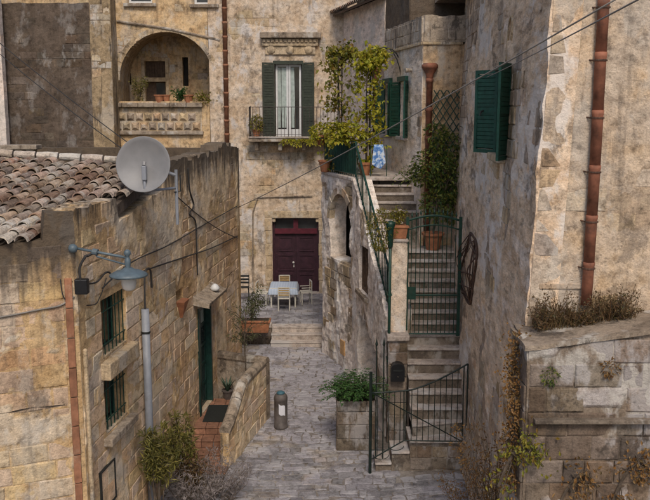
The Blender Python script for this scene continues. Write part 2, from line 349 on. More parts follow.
def wall(fr, parent, name, mat, u0, u1, z0, z1, ops=(), ztop=None, mask=None, res=.08, thick=.4, amp=.012, pl=.028):
    us = lines(u0, u1, res, [x for o in ops if o[0] == 'rect' for x in o[1:3]])
    zs = lines(z0, z1, res, [x for o in ops if o[0] == 'rect' for x in o[3:5]])
    mb = MB(); at = []; idx = {}
    def vert(i, j, back=False):
        key = (i, j, back)
        if key in idx: return idx[key]
        u, z = us[i], zs[j]
        if ztop: z = min(z, ztop(u))
        for o in ops:
            if o[0] == 'arch' and z > o[3]-.02:
                du, dz = u-o[1], z-o[3]; q = math.hypot(du, dz)
                if abs(q-o[2]) < res*.62 and q > 0: u = o[1]+du/q*o[2]; z = o[3]+dz/q*o[2]
        w_ = fr.pt(u, z); m = mask(u, z) if mask else 0.
        d = amp*(fbm(w_, 1.6, 3, 3)*2+.6*nz(w_, 8, 5))+pl*m
        if back: d = -thick
        mb.v.append(tuple(fr.pt(u, z, d))); at.append(m); idx[key] = len(mb.v)-1; return idx[key]
    keep = set()
    for i in range(len(us)-1):
        for j in range(len(zs)-1):
            uc = (us[i]+us[i+1])/2; zc = (zs[j]+zs[j+1])/2
            if ztop and zs[j] >= ztop(uc)-.004: continue
            if not in_open(uc, zc, ops): keep.add((i, j))
    flip = fr.side < 0
    def face(*k): mb.f.append(tuple(reversed(k)) if flip else tuple(k))
    for i, j in keep:
        face(vert(i, j), vert(i+1, j), vert(i+1, j+1), vert(i, j+1))
        for (di, dj, a, b) in ((-1, 0, (i, j+1), (i, j)), (1, 0, (i+1, j), (i+1, j+1)), (0, -1, (i, j), (i+1, j)), (0, 1, (i+1, j+1), (i, j+1))):
            if (i+di, j+dj) not in keep: face(vert(*b), vert(*a), vert(*a, True), vert(*b, True))
    return mb.build(name, mat, parent, False, None, at)
def block_mesh(fr, u0, u1, z0, z1, d, ch=.012, jit=.006, back=.03):
    J = lambda: rnd.uniform(-jit, jit)
    c = [(u0+J(), z0+J()), (u1+J(), z0+J()), (u1+J(), z1+J()), (u0+J(), z1+J())]
    um, zm = (u0+u1)/2, (z0+z1)/2
    tl = (rnd.uniform(-.007, .007), rnd.uniform(-.006, .006))
    vs = [fr.pt(u, z, -back) for u, z in c]+[fr.pt(u, z, d-ch) for u, z in c]
    inn = [(u+math.copysign(ch*1.4+abs(J()), um-u), z+math.copysign(ch*1.4+abs(J()), zm-z)) for u, z in c]
    vs += [fr.pt(u, z, d+tl[0]*math.copysign(1, u-um)+tl[1]*math.copysign(1, z-zm)) for u, z in inn]
    fs = [(8, 9, 10, 11)]
    for k in range(4):
        k2 = (k+1) % 4; fs += [(k, k2, 4+k2, 4+k), (4+k, 4+k2, 8+k2, 8+k)]
    if fr.side < 0: fs = [tuple(reversed(f)) for f in fs]
    return vs, fs
def blocks(fr, parent, mat, u0, u1, z0, z1, h=.29, l=.52, ops=(), mask=None, ztop=None, limit=150, proud=.014, gap=.012, thr=.55, name='stone_block', prob=1., slope=0.):
    lst = []; z = z0; row = 0
    while z < z1-.06:
        hh = min(h*rnd.uniform(.85, 1.15), z1-z); zc = z+hh/2
        iv = [(u0, u1)]
        for o in ops:
            if o[0] == 'rect' and o[3] < z+hh-.01 and o[4] > z+.01: a, b = o[1], o[2]
            elif o[0] == 'arch' and z+hh > o[4] and z < o[3]+o[2]:
                q = o[2] if zc < o[3] else math.sqrt(max(0, o[2]**2-max(0, z-o[3])**2)); a, b = o[1]-q, o[1]+q
            else: continue
            iv = [p for s_, e_ in iv for p in ((s_, min(e_, a)), (max(s_, b), e_)) if p[1]-p[0] > .05]
        for s_, e_ in iv:
            u = s_; first = True
            while u < e_-.03:
                ll = l*rnd.uniform(.6, 1.4)*(.55 if first and row % 2 else 1); first = False
                if e_-(u+ll) < l*.35: ll = e_-u
                uc = u+ll/2
                ok = rnd.random() < prob
                for o in ops:
                    if o[0] == 'fn' and any(o[1](a_, b_) for a_ in (u, uc, u+ll) for b_ in (z, zc, z+hh)): ok = False
                if mask and min(mask(uc, zc), mask(u+ll*.2, zc), mask(u+ll*.8, zc)) > thr: ok = False
                if ztop and z+hh > min(ztop(u+.02), ztop(u+ll-.02))+.01: ok = False
                if ok: lst.append((u+gap/2, u+ll-gap/2, z+gap/2, z+hh-gap/2))
                u += ll
        z += hh; row += 1
    lst.sort(key=lambda b: (fr.pt((b[0]+b[1])/2, (b[2]+b[3])/2)-Vector((0, 0, CAMH))).length/math.sqrt((b[1]-b[0])*(b[3]-b[2])))
    rest = MB()
    for k, b in enumerate(lst):
        vs_, fs = block_mesh(fr, *b, proud*rnd.uniform(.5, 1.5))
        if k < limit: MB().add(vs_, fs).build(name, mat, parent)
        else: rest.add(vs_, fs)
    if rest.v: kind(rest.build('distant_masonry', mat, parent), 'stuff')
def pmask(seed, sc, lo, hi, fr, zs=1.0, fn=None):
    def m(u, z):
        w_ = fr.pt(u, z); v = fbm((w_[0], w_[1], w_[2]*zs), sc, seed, 4)
        if fn: v += fn(u, z)
        return sm(lo, hi, v)
    return m
def wbox(fr, parent, name, mat, u0, u1, z0, z1, d0, d1, bev=0., jit=0.):   # a slab lying against a wall
    o = fr.pt(u0, z0, d0); mb = MB()
    a = fr.pt(u1, z0, d0)-o; b = fr.pt(u0, z0, d1)-o; c = fr.pt(u0, z1, d0)-o
    if fr.side > 0: mb.obox(o, a, -Vector((0, 0, 0))+b, c)
    else: mb.obox(o, b, a, c)
    ob = mb.build(name, mat, parent)
    if bev:
        m = ob.modifiers.new('b', 'BEVEL'); m.width = bev; m.segments = 2
    return ob
def mbox(mb, fr, u0, u1, z0, z1, d0, d1):
    o = fr.pt(u0, z0, d0); mb.obox(o, fr.pt(u1, z0, d0)-o, fr.pt(u0, z0, d1)-o, fr.pt(u0, z1, d0)-o)
def bevel(o, w_, seg=2):
    m = o.modifiers.new('b', 'BEVEL'); m.width = w_; m.segments = seg; m.limit_method = 'ANGLE'; return o

# ------------------------------------------------------------------ ground and alley pavement
def gz(x, y):
    return .019*max(0., y-20.2)+.02*nz((x, y, 0), .5, 2)-.012*min(0, y-17)*0
g = MB().add([(-400, -400, -.6), (400, -400, -.6), (400, 400, -.6), (-400, 400, -.6)], [(0, 1, 2, 3)])
kind(g.build('ground', M['joint']), 'structure')
pv = MB(); NX, NY = 60, 90; X0, X1, Y0, Y1 = -4.6, 3.6, 8.0, 27.4
for j in range(NY+1):
    for i in range(NX+1):
        x = X0+(X1-X0)*i/NX; y = Y0+(Y1-Y0)*j/NY; pv.v.append((x, y, gz(x, y)+.006*nz((x, y, 0), 5)))
pv.f = [(j*(NX+1)+i, j*(NX+1)+i+1, (j+1)*(NX+1)+i+1, (j+1)*(NX+1)+i) for j in range(NY) for i in range(NX)]
pave = kind(pv.build('alley_pavement', M['joint'], None, True), 'structure')
stones = []; rr = random.Random(3)
def inside(x, y):
    lw = LWX(y); rw = 3.29+.057*(y-18.63) if y < 17.6 else (1.25 if y < 20 else 1.5-.159*(y-19.8) if y < 24.2 else .82-.378*(y-24.2))
    return lw-.1 < x < rw+.12
LWX = lambda Y: -3.05+.122*(Y-19.42)
def wav(x, y): return .16*math.sin(x*.8+y*.3)+.05*math.sin(x*2.3-y)
y = 12.9
while y < 27.3:
    dep = rr.uniform(.15, .31); x = -4.3+rr.uniform(0, .3)
    while x < 3.4:
        wd = rr.choice((rr.uniform(.16, .28), rr.uniform(.24, .42), rr.uniform(.36, .6)))
        parts = [(0, 1)] if rr.random() < .75 or dep < .22 else [(0, .48), (.52, 1)]
        for f0, f1 in parts:
            g_ = .009; J = lambda k=.028: rr.uniform(-k, k); ya, yb = y+dep*f0+g_, y+dep*f1-g_; xa, xb = x+g_, x+wd-g_; xm = (xa+xb)/2
            c = [(xa+J(), ya+J()), (xm+J(), ya+J(.02)), (xb+J(), ya+J()), (xb+J(), (ya+yb)/2+J(.02)), (xb+J(), yb+J()), (xm+J(), yb+J(.02)), (xa+J(), yb+J())]
            c = [(p[0], p[1]+wav(*p)) for p in c]
            if inside(xm, (ya+yb)/2+wav(xm, ya)): stones.append((c, rr.uniform(.003, .02)))
        x += wd
    y += dep
rest = MB(); n_ = 0
stones = [s_ for s_ in stones if s_[0][0][1] > 16.0 or (s_[0][0][1] > 15.2 and s_[0][0][0] > 1)]+[s_ for s_ in stones if not (s_[0][0][1] > 16.0 or (s_[0][0][1] > 15.2 and s_[0][0][0] > 1))]
for c, hgt in stones:
    m = len(c); cx = sum(p[0] for p in c)/m; cy = sum(p[1] for p in c)/m
    t1, t2 = rr.uniform(-.03, .03), rr.uniform(-.03, .03)
    v = [(p[0], p[1], gz(cx, cy)-.02) for p in c]+[(p[0], p[1], gz(*p)+hgt-.009) for p in c]
    v += [(p[0]+(cx-p[0])*.13, p[1]+(cy-p[1])*.13, gz(*p)+hgt+t1*(p[0]-cx)+t2*(p[1]-cy)) for p in c]
    fs = [tuple(range(2*m, 3*m))]
    for k in range(m):
        k2 = (k+1) % m; fs += [(k, k2, m+k2, m+k), (m+k, m+k2, 2*m+k2, 2*m+k)]
    if n_ < 300: MB().add(v, fs).build('paving_stone', M['paver'], pave); n_ += 1
    else: rest.add(v, fs)
kind(rest.build('distant_paving', M['paver'], pave), 'stuff')

# ------------------------------------------------------------------ left stone house
LW = lambda Y: -3.05+.122*(Y-19.42)          # line of its alley wall
C = Vector((LW(12.9), 12.9)); FE = Vector((LW(24.0), 24.0))
ED = Vector((.914, .405)).normalized()
FL = C-ED*5.2
H1 = thing('stone_house', 'honey coloured stone house with lichened barrel tile roof at left of alley', 'house', (C.x, C.y, -.4))
ff = Fr(FL, C, 1); fa = Fr(C, FE, 1)
def ua(Y): return (Y-12.9)/fa.e.y
# front wall
ftop = lambda u: 6.40 if u > ff.L-.46 else 5.93+.05*math.sin(u*3.1)+.04*nz((u, 0, 0), 3)
def fm_fn(u, z): 
    return .55*(sm(-.15, .15, .7-abs(u-4.35))*sm(-.1, .1, .2-abs(z-3.03+.02*(u-4)))) + (.35 if u > 5.02 else 0)
fmask = pmask(2, 1.3, .28, .36, ff, 1.5, fm_fn)
fw = wall(ff, H1, 'front_wall', M['left_wall'], 0, ff.L, -.5, 6.45, (), ftop, fmask, .06, .4, .01, .012)
blocks(ff, fw, M['left_block'], .1, ff.L-.2, .6, 5.9, .315, .62, (), fmask, ftop, 90, .006, .007)
# weathered drip ledge and the cracked plaster lip on the front wall
mb = MB(); us_ = [2.6+i*.08 for i in range(31)]
pts = [ff.pt(u, 3.36+.035*(u-4)+.03*nz((u, 1, 0), 3.5)-.03*abs(math.sin(u*4.2)), .012) for u in us_ if u < 4.95]
mb.tube(pts, [.007+.004*math.sin(i) for i in range(len(pts))], 6)
mb.build('plaster_crack', M['soil'], fw)
# alley wall
wU = ('rect', ua(13.8), ua(14.95), 3.76, 4.78); wD = ('rect', ua(13.78), ua(14.85), 2.42, 3.4)
dr = ('rect', ua(19.6), ua(20.8), .55, 3.24); nich = ('rect', ua(17.95), ua(18.5), 3.75, 4.02)
aops = (wU, wD, dr, nich)
def atop(u):
    Y = 12.9+u*fa.e.y; k = .05*nz((u, 3, 0), 2.3)+.03*nz((u, 7, 0), 7)
    if Y < 14.7: return 6.42+k*1.6
    if Y < 17.3: return 5.98+.13*(Y-14.7)+k
    kk = .16*sm(.02, .10, nz((Y*1.3, 4.2, 0), 1.1))-.10*sm(.1, .25, nz((Y*1.9, 9.2, 0), 1.3))
    return 6.86+k+kk
def am_fn(u, z): return .5*sm(4.3, 6.2, z)*sm(1.2, 3.5, u)+.10*sm(4, 9, u)
amask = pmask(5, .9, .22, .34, fa, .6, am_fn)
aw = wall(fa, H1, 'alley_wall', M['left_alley_wall'], 0, fa.L, -.5, 7.15, aops, atop, amask, .075, .45)
blocks(fa, aw, M['left_alley_block'], .25, fa.L, -.2, 6.6, .30, .55, aops, amask, atop, 150, .006, .008)
# pale corner strip
# square clay duct beside the corner
for k in range(11):
    z0 = .1+k*.48
    if z0 > 4.9: break
    wbox(ff, H1, 'pipe_segment', M['clay_duct'], ff.L-.19, ff.L-.08, z0+.008, z0+.47, .0, .045+.006*(k % 3), .008)
cp = wbox(ff, H1, 'pale_corner_plaster', M['left_wall'], ff.L-.075, ff.L-.004, .2, 4.6, -.01, .022, .006); 
cp2 = wbox(fa, H1, 'corner_drain_pipe', M['trim'], .06, .14, .1, 4.2, .0, .07, .03)
# windows with iron bars
def barred_window(op, nb, lab):
    u0, u1, z0, z1 = op[1:]
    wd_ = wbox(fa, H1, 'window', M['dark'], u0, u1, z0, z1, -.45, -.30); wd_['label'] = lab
    f = MB()
    for a, b, c_, d_ in ((u0, u0+.06, z0, z1), (u1-.06, u1, z0, z1), (u0+.06, u1-.06, z1-.06, z1), (u0+.06, u1-.06, z0, z0+.06), ((u0+u1)/2-.025, (u0+u1)/2+.025, z0+.06, z1-.06)):
        mbox(f, fa, a, b, c_, d_, -.30, -.245)
    f.build('frame', M['dgreen'], wd_)
    wbox(fa, wd_, 'pane', M['glass'], u0+.06, u1-.06, z0+.06, z1-.06, -.298, -.28)
    for i in range(nb):
        u = u0+.05+(u1-u0-.1)*i/(nb-1)
        MB().tube([fa.pt(u, z0+.0, -.05), fa.pt(u, z1, -.05)], .011, 6).build('bar', M['green'], wd_)
    for fz in (.22, .78):
        MB().tube([fa.pt(u0, z0+(z1-z0)*fz, -.035), fa.pt(u1, z0+(z1-z0)*fz, -.035)], .012, 6).build('cross_bar', M['green'], wd_)
barred_window(wU, 7, 'upper barred window'); barred_window(wD, 7, 'lower barred window')
bevel(wbox(fa, H1, 'window_sill', M['trim'], wU[1]-.12, wU[2]+.18, 3.44, 3.73, -.02, .17), .02)
bevel(wbox(fa, H1, 'window_sill', M['trim_dark'], wD[1]-.1, wD[2]+.15, 2.26, 2.405, -.02, .15), .02)
for o_ in (wU, wD):
    wbox(fa, H1, 'reveal_sill', M['trim'], o_[1], o_[2], o_[3]-.01, o_[3]+.035, -.3, -.005)
# meter hatch
hz0, hz1, hu0, hu1 = 1.2, 1.93, ua(13.38), ua(14.02)
ht = MB()
for a, b, c_, d_ in ((hu0, hu0+.02, hz0, hz1), (hu1-.02, hu1, hz0, hz1), (hu0+.02, hu1-.02, hz1-.02, hz1), (hu0+.02, hu1-.02, hz0, hz0+.02)): mbox(ht, fa, a, b, c_, d_, -.01, .05)
hatch = ht.build('meter_hatch', M['iron'], H1)
for i in range(2):
    for j in range(2):
        a = hu0+.025+i*(hu1-hu0-.05)/2; b = hz0+.025+j*(hz1-hz0-.05)/2
        wbox(fa, hatch, 'cover_stone', M['left_alley_block'], a+.006, a+(hu1-hu0-.05)/2-.006, b+.006, b+(hz1-hz0-.05)/2-.006, -.02, .035, .006)
# terracotta wall niche pot
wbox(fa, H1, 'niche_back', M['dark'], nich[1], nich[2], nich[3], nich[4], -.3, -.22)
um = (nich[1]+nich[2])/2
mb = MB(); vs_ = [fa.pt(um-.25, 3.77, -.02), fa.pt(um+.25, 3.77, -.02), fa.pt(um, 3.36, -.02), fa.pt(um-.2, 3.77, .17), fa.pt(um+.2, 3.77, .17), fa.pt(um, 3.38, .06)]
mb.add(vs_, [(0, 1, 2), (3, 5, 4), (0, 3, 4, 1), (0, 2, 5, 3), (1, 4, 5, 2)]); mb.build('niche_pot', M['clay'], H1)
# green door
du0, du1 = dr[1], dr[2]
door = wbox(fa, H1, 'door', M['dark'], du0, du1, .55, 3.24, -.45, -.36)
f = MB()
for a, b, c_, d_ in ((du0, du0+.09, .55, 3.24), (du1-.09, du1, .55, 3.24), (du0+.09, du1-.09, 3.14, 3.24)): mbox(f, fa, a, b, c_, d_, -.12, .03)
f.build('door_frame', M['dgreen'], door)
for h_, (a, b) in enumerate(((du0+.09, (du0+du1)/2), ((du0+du1)/2, du1-.09))):
    lf = MB()
    for p in (a+.005, b-.085): mbox(lf, fa, p, p+.08, .57, 3.13, -.16, -.11)
    for k in range(6): mbox(lf, fa, a+.085, b-.085, .58+k*.505, .66+k*.505, -.158, -.112)
    lv = lf.build('door_leaf', M['dgreen'], door)
    for k in range(5): wbox(fa, lv, 'pane', M['glass'] if (k+h_) % 5 else M['curtain'], a+.086, b-.086, .665+k*.505, 1.08+k*.505, -.145, -.13)
wbox(fa, H1, 'threshold', M['trim'], du0, du1, .545, .58, -.36, .02)
# stone hood over the door
hd = MB(); a0, a1 = du0-.35, du1+.2
hd.add([fa.pt(a0, 3.42, 0), fa.pt(a1, 3.42, 0), fa.pt(a1, 3.36, .38), fa.pt(a0, 3.36, .38), fa.pt(a0, 3.62, 0), fa.pt(a1, 3.62, 0), fa.pt(a1, 3.44, .40), fa.pt(a0, 3.44, .40)],
       [(3, 2, 1, 0), (4, 7, 6, 5), (0, 4, 5, 1), (2, 3, 7, 6), (0, 3, 7, 4), (1, 5, 6, 2)])
bevel(hd.build('door_hood', M['trim_dark'], H1), .02)
MB().lathe([(.02, 0), (.10, .02), (.12, .08), (.07, .15), (.02, .18)], fa.pt(du0+.75, 3.52, .25), 10).build('hood_lamp', M['white'], H1, True)
# roof: barrel tiles running parallel with the alley wall
SL = .195; ZE = 6.0
vd = Vector((.122, 1)).normalized()
roof_m = MB()
def rp(cu, v, h=0.): # cu metres leftwards from alley wall (along X), v along alley direction from the front wall line
    base = Vector((LW(12.9), 12.9))+Vector((-1, 0))*cu
    # front wall line recedes to the left
    off_ = -cu*(ED.y/ED.x)
    p = base+Vector((0, 1))*off_*1.0+vd*v
    return Vector((p.x, p.y, ZE+SL*(v)*1.0-.012*cu+h))
VR = 4.1
roof_m.add([rp(.02, .1, -.09), rp(6.5, .1, -.09), rp(6.5, VR+2.4, -.09), rp(.02, VR, -.09), rp(.02, .1, -.3), rp(6.5, .1, -.3), rp(6.5, VR+2.4, -.3), rp(.02, VR, -.3)],
           [(0, 3, 2, 1), (4, 5, 6, 7), (0, 1, 5, 4), (2, 3, 7, 6), (0, 4, 7, 3), (1, 2, 6, 5)])
roof = roof_m.build('roof', M['roof_bed'], H1)
def tile_mesh(nm, mat, L_=.5, r0=.098, r1=.082, n=6):
    mb = MB(); rows = [(0, r0), (L_, r1)]
    for dz, k in ((0, 1.), (-.0, .84)):
        for y_, r_ in rows:
            for j in range(n+1):
                a = math.pi*j/n; mb.v.append((math.cos(a)*r_*k, y_, math.sin(a)*r_*k*.95))
    q = n+1
    for j in range(n):
        mb.f += [(j, j+1, q+j+1, q+j), (2*q+j, 3*q+j, 3*q+j+1, 2*q+j+1), (j, 2*q+j, 2*q+j+1, j+1)]
    me = bpy.data.meshes.new(nm); me.from_pydata(mb.v, [], mb.f); me.materials.append(mat); return me
tmesh = [tile_mesh('roof_tile', M['tile'], .44, .112, .078), tile_mesh('roof_tile', M['tile'], .44, .106, .08), tile_mesh('roof_tile', M['tile_old'], .46, .114, .085)]
ang = math.atan2(vd.x, vd.y); tilt = math.atan(SL)
cu = -.02; ci = 0
while cu < 4.7:
    gap_r = 0
    v = -.12+rr.uniform(-.04, .02)
    end = VR+.36*cu
    while v < end-.3:
        near = v < .75+.25*nz((cu*2, v, 0), 1.2)
        me = tmesh[2] if near and cu > .7 else tmesh[rr.randrange(2)]
        p = rp(cu+rr.uniform(-.012, .012), v+rr.uniform(-.025, .025), .012+rr.uniform(0, .014))
        mt = Matrix.Translation(p) @ Matrix.Rotation(-ang+rr.uniform(-.06, .06), 4, 'Z') @ Matrix.Rotation(tilt-.06+rr.uniform(-.02, .02), 4, 'X')
        if not ((cu < .44 and v < 1.75) or (cu < .3 and v > 4.0) or (cu < .5 and v < .5)): inst('roof_tile', me, mt, roof)
        v += .36
    cu += .232; ci += 1
# ridge: flat crusted cap stones
for k in range(12):
    cu = .2+k*.45; a = rp(cu, VR+.36*cu+.02, .08); b = rp(cu+.42, VR+.36*(cu+.42)+.02, .08)
    m_ = MB(); m_.tube([a, a.lerp(b, .5)+Vector((0, 0, rr.uniform(-.01, .015))), b], [.085, .078, .07], 8); bevel(m_.build('ridge_tile', M['tile_old'], roof), .01)
# solid core added under the roof, stops sky light showing through openings
core = MB(); q0 = C+ED*-.6; 
core.add([Vector((*(FL+Vector((.2, .6))), -.5)), Vector((C.x-.55, C.y+.6, -.5)), Vector((FE.x-.5, FE.y-.3, -.5)), Vector((-9, 24, -.5)),
          Vector((*(FL+Vector((.2, .6))), 5.3)), Vector((C.x-.55, C.y+.6, 5.7)), Vector((FE.x-.5, FE.y-.3, 6.3)), Vector((-9, 24, 6.3))],
         [(3, 2, 1, 0), (4, 5, 6, 7), (0, 1, 5, 4), (1, 2, 6, 5), (2, 3, 7, 6), (3, 0, 4, 7)])
core.build('added_core', M['dark'], H1)
# flat terrace roof strip beside the tiles and the far end wall of the house
fz_ = Fr(FE, FE+Vector((-6.5, .4)), 1)
wall(Fr(FE, FE+Vector((-.0001-6.5, .4)), -1), H1, 'end_wall', M['left_wall'], 0, 6, -.5, 6.8, (), None, None, .3)
# low chimney vent behind the ridge
cv = thing('roof_vent', 'small pale brick roof vent with stone cap against dark wall', 'chimney', atY(21, 150, 19.5)-Vector((0, 0, .4)))
p = RL[cv]
for i in range(3): bevel(MB().box((p.x-.32+i*.24, p.y-.15, p.z), (p.x-.16+i*.24, p.y+.15, p.z+.42)).build('pier', M['trim'], cv), .01)
bevel(MB().box((p.x-.4, p.y-.2, p.z+.42), (p.x+.42, p.y+.2, p.z+.52)).build('cap', M['trim_dark'], cv), .015)
bevel(MB().box((p.x-.4, p.y-.0, p.z-.6), (p.x+.42, p.y+.3, p.z+.0)).build('base', M['trim'], cv), .015)

# ------------------------------------------------------------------ entrance steps of the left house
ES = thing('entrance_steps', 'red clay tiled doorstep with curved stone parapet beside green door', 'steps', (-2.6, 18.5, 0))
LZ = .555
pe0 = Vector((-2.14, 17.95)); pe1 = Vector((-1.5, 20.75))     # outer parapet line
def brick_fill(parent, x0, x1, y0, y1, z0, z1, nx, rows, mat):
    for r_ in range(rows):
        for i in range(nx):
            a = x0+(x1-x0)*i/nx; b = x0+(x1-x0)*(i+1)/nx; za = z0+(z1-z0)*r_/rows; zb_ = z0+(z1-z0)*(r_+1)/rows
            bevel(MB().box((a+.005, y0, za+.005), (b-.005, y1, zb_-.004)).build('clay_brick', mat, parent), .006, 1)
for k in range(3):
    zt = LZ-k*.185; yf = 18.95-k*.36; xl = LW(yf)+.02; xr = pe0.x+(yf-pe0.y)*.2286-.03
    xr = max(xr, pe0.x-.02)
    st = MB().box((xl-.05, yf+.06, -.1), (xr, yf+.55 if k else 21.0, zt-.03)).build('step', M['joint'], ES)
    brick_fill(st, xl, xr, yf, yf+.08, zt-.185, zt-.035, 4, 1, M['brickstep'])
    d_ = .36 if k else 2.0
    n = 4
    for i in range(n):
        for j in range(1 if k else 5):
            a = xl+(xr-xl)*i/n; b = xl+(xr-xl)*(i+1)/n; ya = yf-.02+j*.4
            bevel(MB().box((a+.004, ya+.003, zt-.032), (b-.004, ya+.39, zt+.002*((i+j) % 2))).build('clay_tile', M['brickstep'], st), .006, 1)
pad = MB().box((-3.3, 17.55, -.05), (-2.16, 18.2, gz(-2.7, 17.9)+.012)).build('tile_pad', M['joint'], ES)
for i in range(5):
    for j in range(3):
        a = -3.2+i*.208; b = 17.56+j*.21
        bevel(MB().box((a+.004, b+.004, 0), (a+.204, b+.206, gz(a, b)+.028+.002*((i*j) % 3))).build('clay_tile', M['brickstep'], pad), .005, 1)
# parapet: outer wall with a sweeping coping, then the return to the house wall
fo = Fr(pe0, pe1, 1)
ptop = lambda u: .78+.74*sm(-.1, 1.5, u)
pm = pmask(8, 1.2, .1, .25, fo)
po = wall(fo, ES, 'parapet', M['left_alley_wall'], 0, fo.L, -.1, 1.7, (), ptop, pm, .08, .2, .008)
blocks(fo, po, M['left_alley_block'], .02, fo.L-.02, 0, 1.5, .3, .5, (), pm, ptop, 30, .01)
wall(Fr(pe0+fo.n*-.2, pe0, 1), ES, 'parapet_end', M['left_alley_block'], 0, .2, -.1, .77, (), None, None, .1, .2, .004)
pe2 = Vector((LW(21.35), 21.35)); fr2 = Fr(pe2, pe1, 1)
wall(fr2, ES, 'return_wall', M['trim_dark'], 0, fr2.L, -.1, 1.5, (), None, None, .12, .2, .008)
fi = Fr(pe1+fo.n*-.2, pe0+fo.n*-.2, 1)
wall(fi, ES, 'inner_face', M['trim_dark'], 0, fi.L, -.1, 1.7, (), lambda u: ptop(fi.L-u)-.01, None, .12, .05, .008)
for k in range(7):
    a = k*fo.L/7; b = (k+1)*fo.L/7-.012; m_ = MB(); n = 4
    pts = [fo.pt(a+(b-a)*i/n, ptop(a+(b-a)*i/n)+.045, -.10) for i in range(n+1)]
    m_.tube(pts, .135, 10); bevel(m_.build('coping_stone', M['trim_dark'], ES), .01)
for k in range(3):
    a = k*fr2.L/3; b = (k+1)*fr2.L/3-.012
    MB().tube([fr2.pt(a, 1.55, -.1), fr2.pt((a+b)/2, 1.56, -.1), fr2.pt(b, 1.55, -.1)], .13, 10).build('coping_stone', M['trim_dark'], ES)
dm = bevel(MB().box((LW(20.1)+.05, 19.25, LZ+.006), (-2.25, 20.4, LZ+.022)).build('door_mat', M['rubber'], None, False, (-2.6, 19.8, LZ)), .006)
tag(dm, 'dark rubber doormat on clay tiled landing', 'doormat')

# ------------------------------------------------------------------ tall house on the right
BT = .038
RW = lambda Y: 3.29+.057*(Y-18.63)
H2 = thing('tall_house', 'tall weathered cream plaster house with terracotta downpipe at right', 'house', (3.0, 11.9, 0))
f2f = Fr((RW(11.85), 11.85), (9.2, 11.85), 1, 0, 4.8, BT)
f2a = Fr((RW(23.6), 23.6), (RW(11.85), 11.85), 1, BT, 4.8)
def u2(Y): return (23.6-Y)/abs(f2a.e.y)
m2f = pmask(11, .75, -.12, .02, f2f, 1.2)
w2f = wall(f2f, H2, 'front_wall', M['tower_wall'], 0, 6.2, 4.3, 10.9, (), None, m2f, .06, .4, .014, .022)
blocks(f2f, w2f, M['tower_block'], 0, 6.1, 4.35, 10.8, .31, .62, (), m2f, None, 130, .014, .010, .5)
win2 = ('rect', u2(16.1), u2(14.9), 7.12, 8.6)
nic2 = ('arch', u2(15.3), .19, 9.32, 9.12)
m2a = pmask(16, .65, -.22, -.02, f2a, .7, lambda u, z: -.35*sm(4.2, 1.5, z)+.1)
w2a = wall(f2a, H2, 'alley_wall', M['tower_alley'], 0, f2a.L, -.4, 10.9, (win2, nic2), None, m2a, .075, .4, .03, .03)
blocks(f2a, w2a, M['tower_block'], .05, f2a.L-.05, .0, 10.8, .29, .5, (win2, nic2), m2a, None, 110, .02, .012, .5)
cr = MB().add([(3.75, 12.3, -.4), (9, 12.3, -.4), (9, 30, -.4), (4.2, 30, -.4), (4.05, 12.3, 10.8), (9, 12.3, 10.8), (9, 30, 10.8), (4.5, 30, 10.8)],
              [(3, 2, 1, 0), (4, 5, 6, 7), (0, 1, 5, 4), (1, 2, 6, 5), (2, 3, 7, 6), (3, 0, 4, 7)]); cr.build('added_core', M['dark'], H2)  # added core behind the wall faces, blocks sky light in the window
rf = MB().box((3.15, 11.7, 10.87), (9.2, 30, 11.05)).build('roof', M['tile_old'], H2)
# plaster drip edge low on the front wall
bevel(wbox(f2f, H2, 'plaster_lip', M['tower_wall'], .12, .82, 5.42, 5.5, 0, .04), .012)
# window with open green louvred shutters
u0, u1, z0, z1 = win2[1:]
wn = wbox(f2a, H2, 'window', M['dark'], u0, u1, z0, z1, -.4, -.3)
wbox(f2a, wn, 'pane', M['glass'], u0+.05, u1-.05, z0+.05, z1-.05, -.3, -.28)
f = MB()
for a, b, c_, d_ in ((u0, u0+.06, z0, z1), (u1-.06, u1, z0, z1), (u0+.06, u1-.06, z1-.06, z1), (u0+.06, u1-.06, z0, z0+.06)): mbox(f, f2a, a, b, c_, d_, -.12, .02)
f.build('frame', M['gshutter'], wn)
def shutter(parent, hinge, dirv, wd, z0, z1, mat, thick=.045, nl=16, name='shutter'):
    dv = Vector((dirv[0], dirv[1], 0)).normalized(); nv = Vector((-dv.y, dv.x, 0)); h = Vector(hinge); mb = MB()
    hb = Vector((h.x, h.y, z0)); Z = Vector((0, 0, 1))
    for a in (0, wd-.07): mb.obox(hb+dv*a, dv*.07, nv*thick, Z*(z1-z0))
    zm = (z1-z0)*.5
    for zz in (0, zm-.035, z1-z0-.07): mb.obox(hb+dv*.07+Z*zz, dv*(wd-.14), nv*thick, Z*.07)
    sh = mb.build(name, mat, parent)
    lv = MB()
    for k in range(nl):
        zz = .08+(z1-z0-.17)*(k+.5)/nl
        lv.obox(hb+dv*.07+Z*(zz-.5*(z1-z0)/nl)+nv*.008, dv*(wd-.14), nv*(thick-.016)+Z*.025, Z*((z1-z0-.17)/nl*.86))
    kind(lv.build('louvres', mat, sh), 'stuff'); return sh
hf = f2a.pt(u0, 7.9, .02); hn = f2a.pt(u1, 7.9, .03)
shutter(wn, hf, (-.26, .42, 0), .62, z0-.02, z1+.05, M['gshutter'], .045, 18)
shutter(wn, hn+Vector((0, -.02, 0)), (-.17, -.30, 0), .60, z0-.05, z1+.1, M['gshutter'], .045, 18)
MB().tube([hf+Vector((-.2, .3, 0)), hf+Vector((-.28, .27, -.02)), hf+Vector((-.30, .26, -.1))], .018, 6).build('shutter_catch', M['iron'], wn)
bevel(wbox(f2a, H2, 'window_hood', M['dshutter'], u0-.1, u1+.12, z1+.02, z1+.1, -.02, .14), .01)
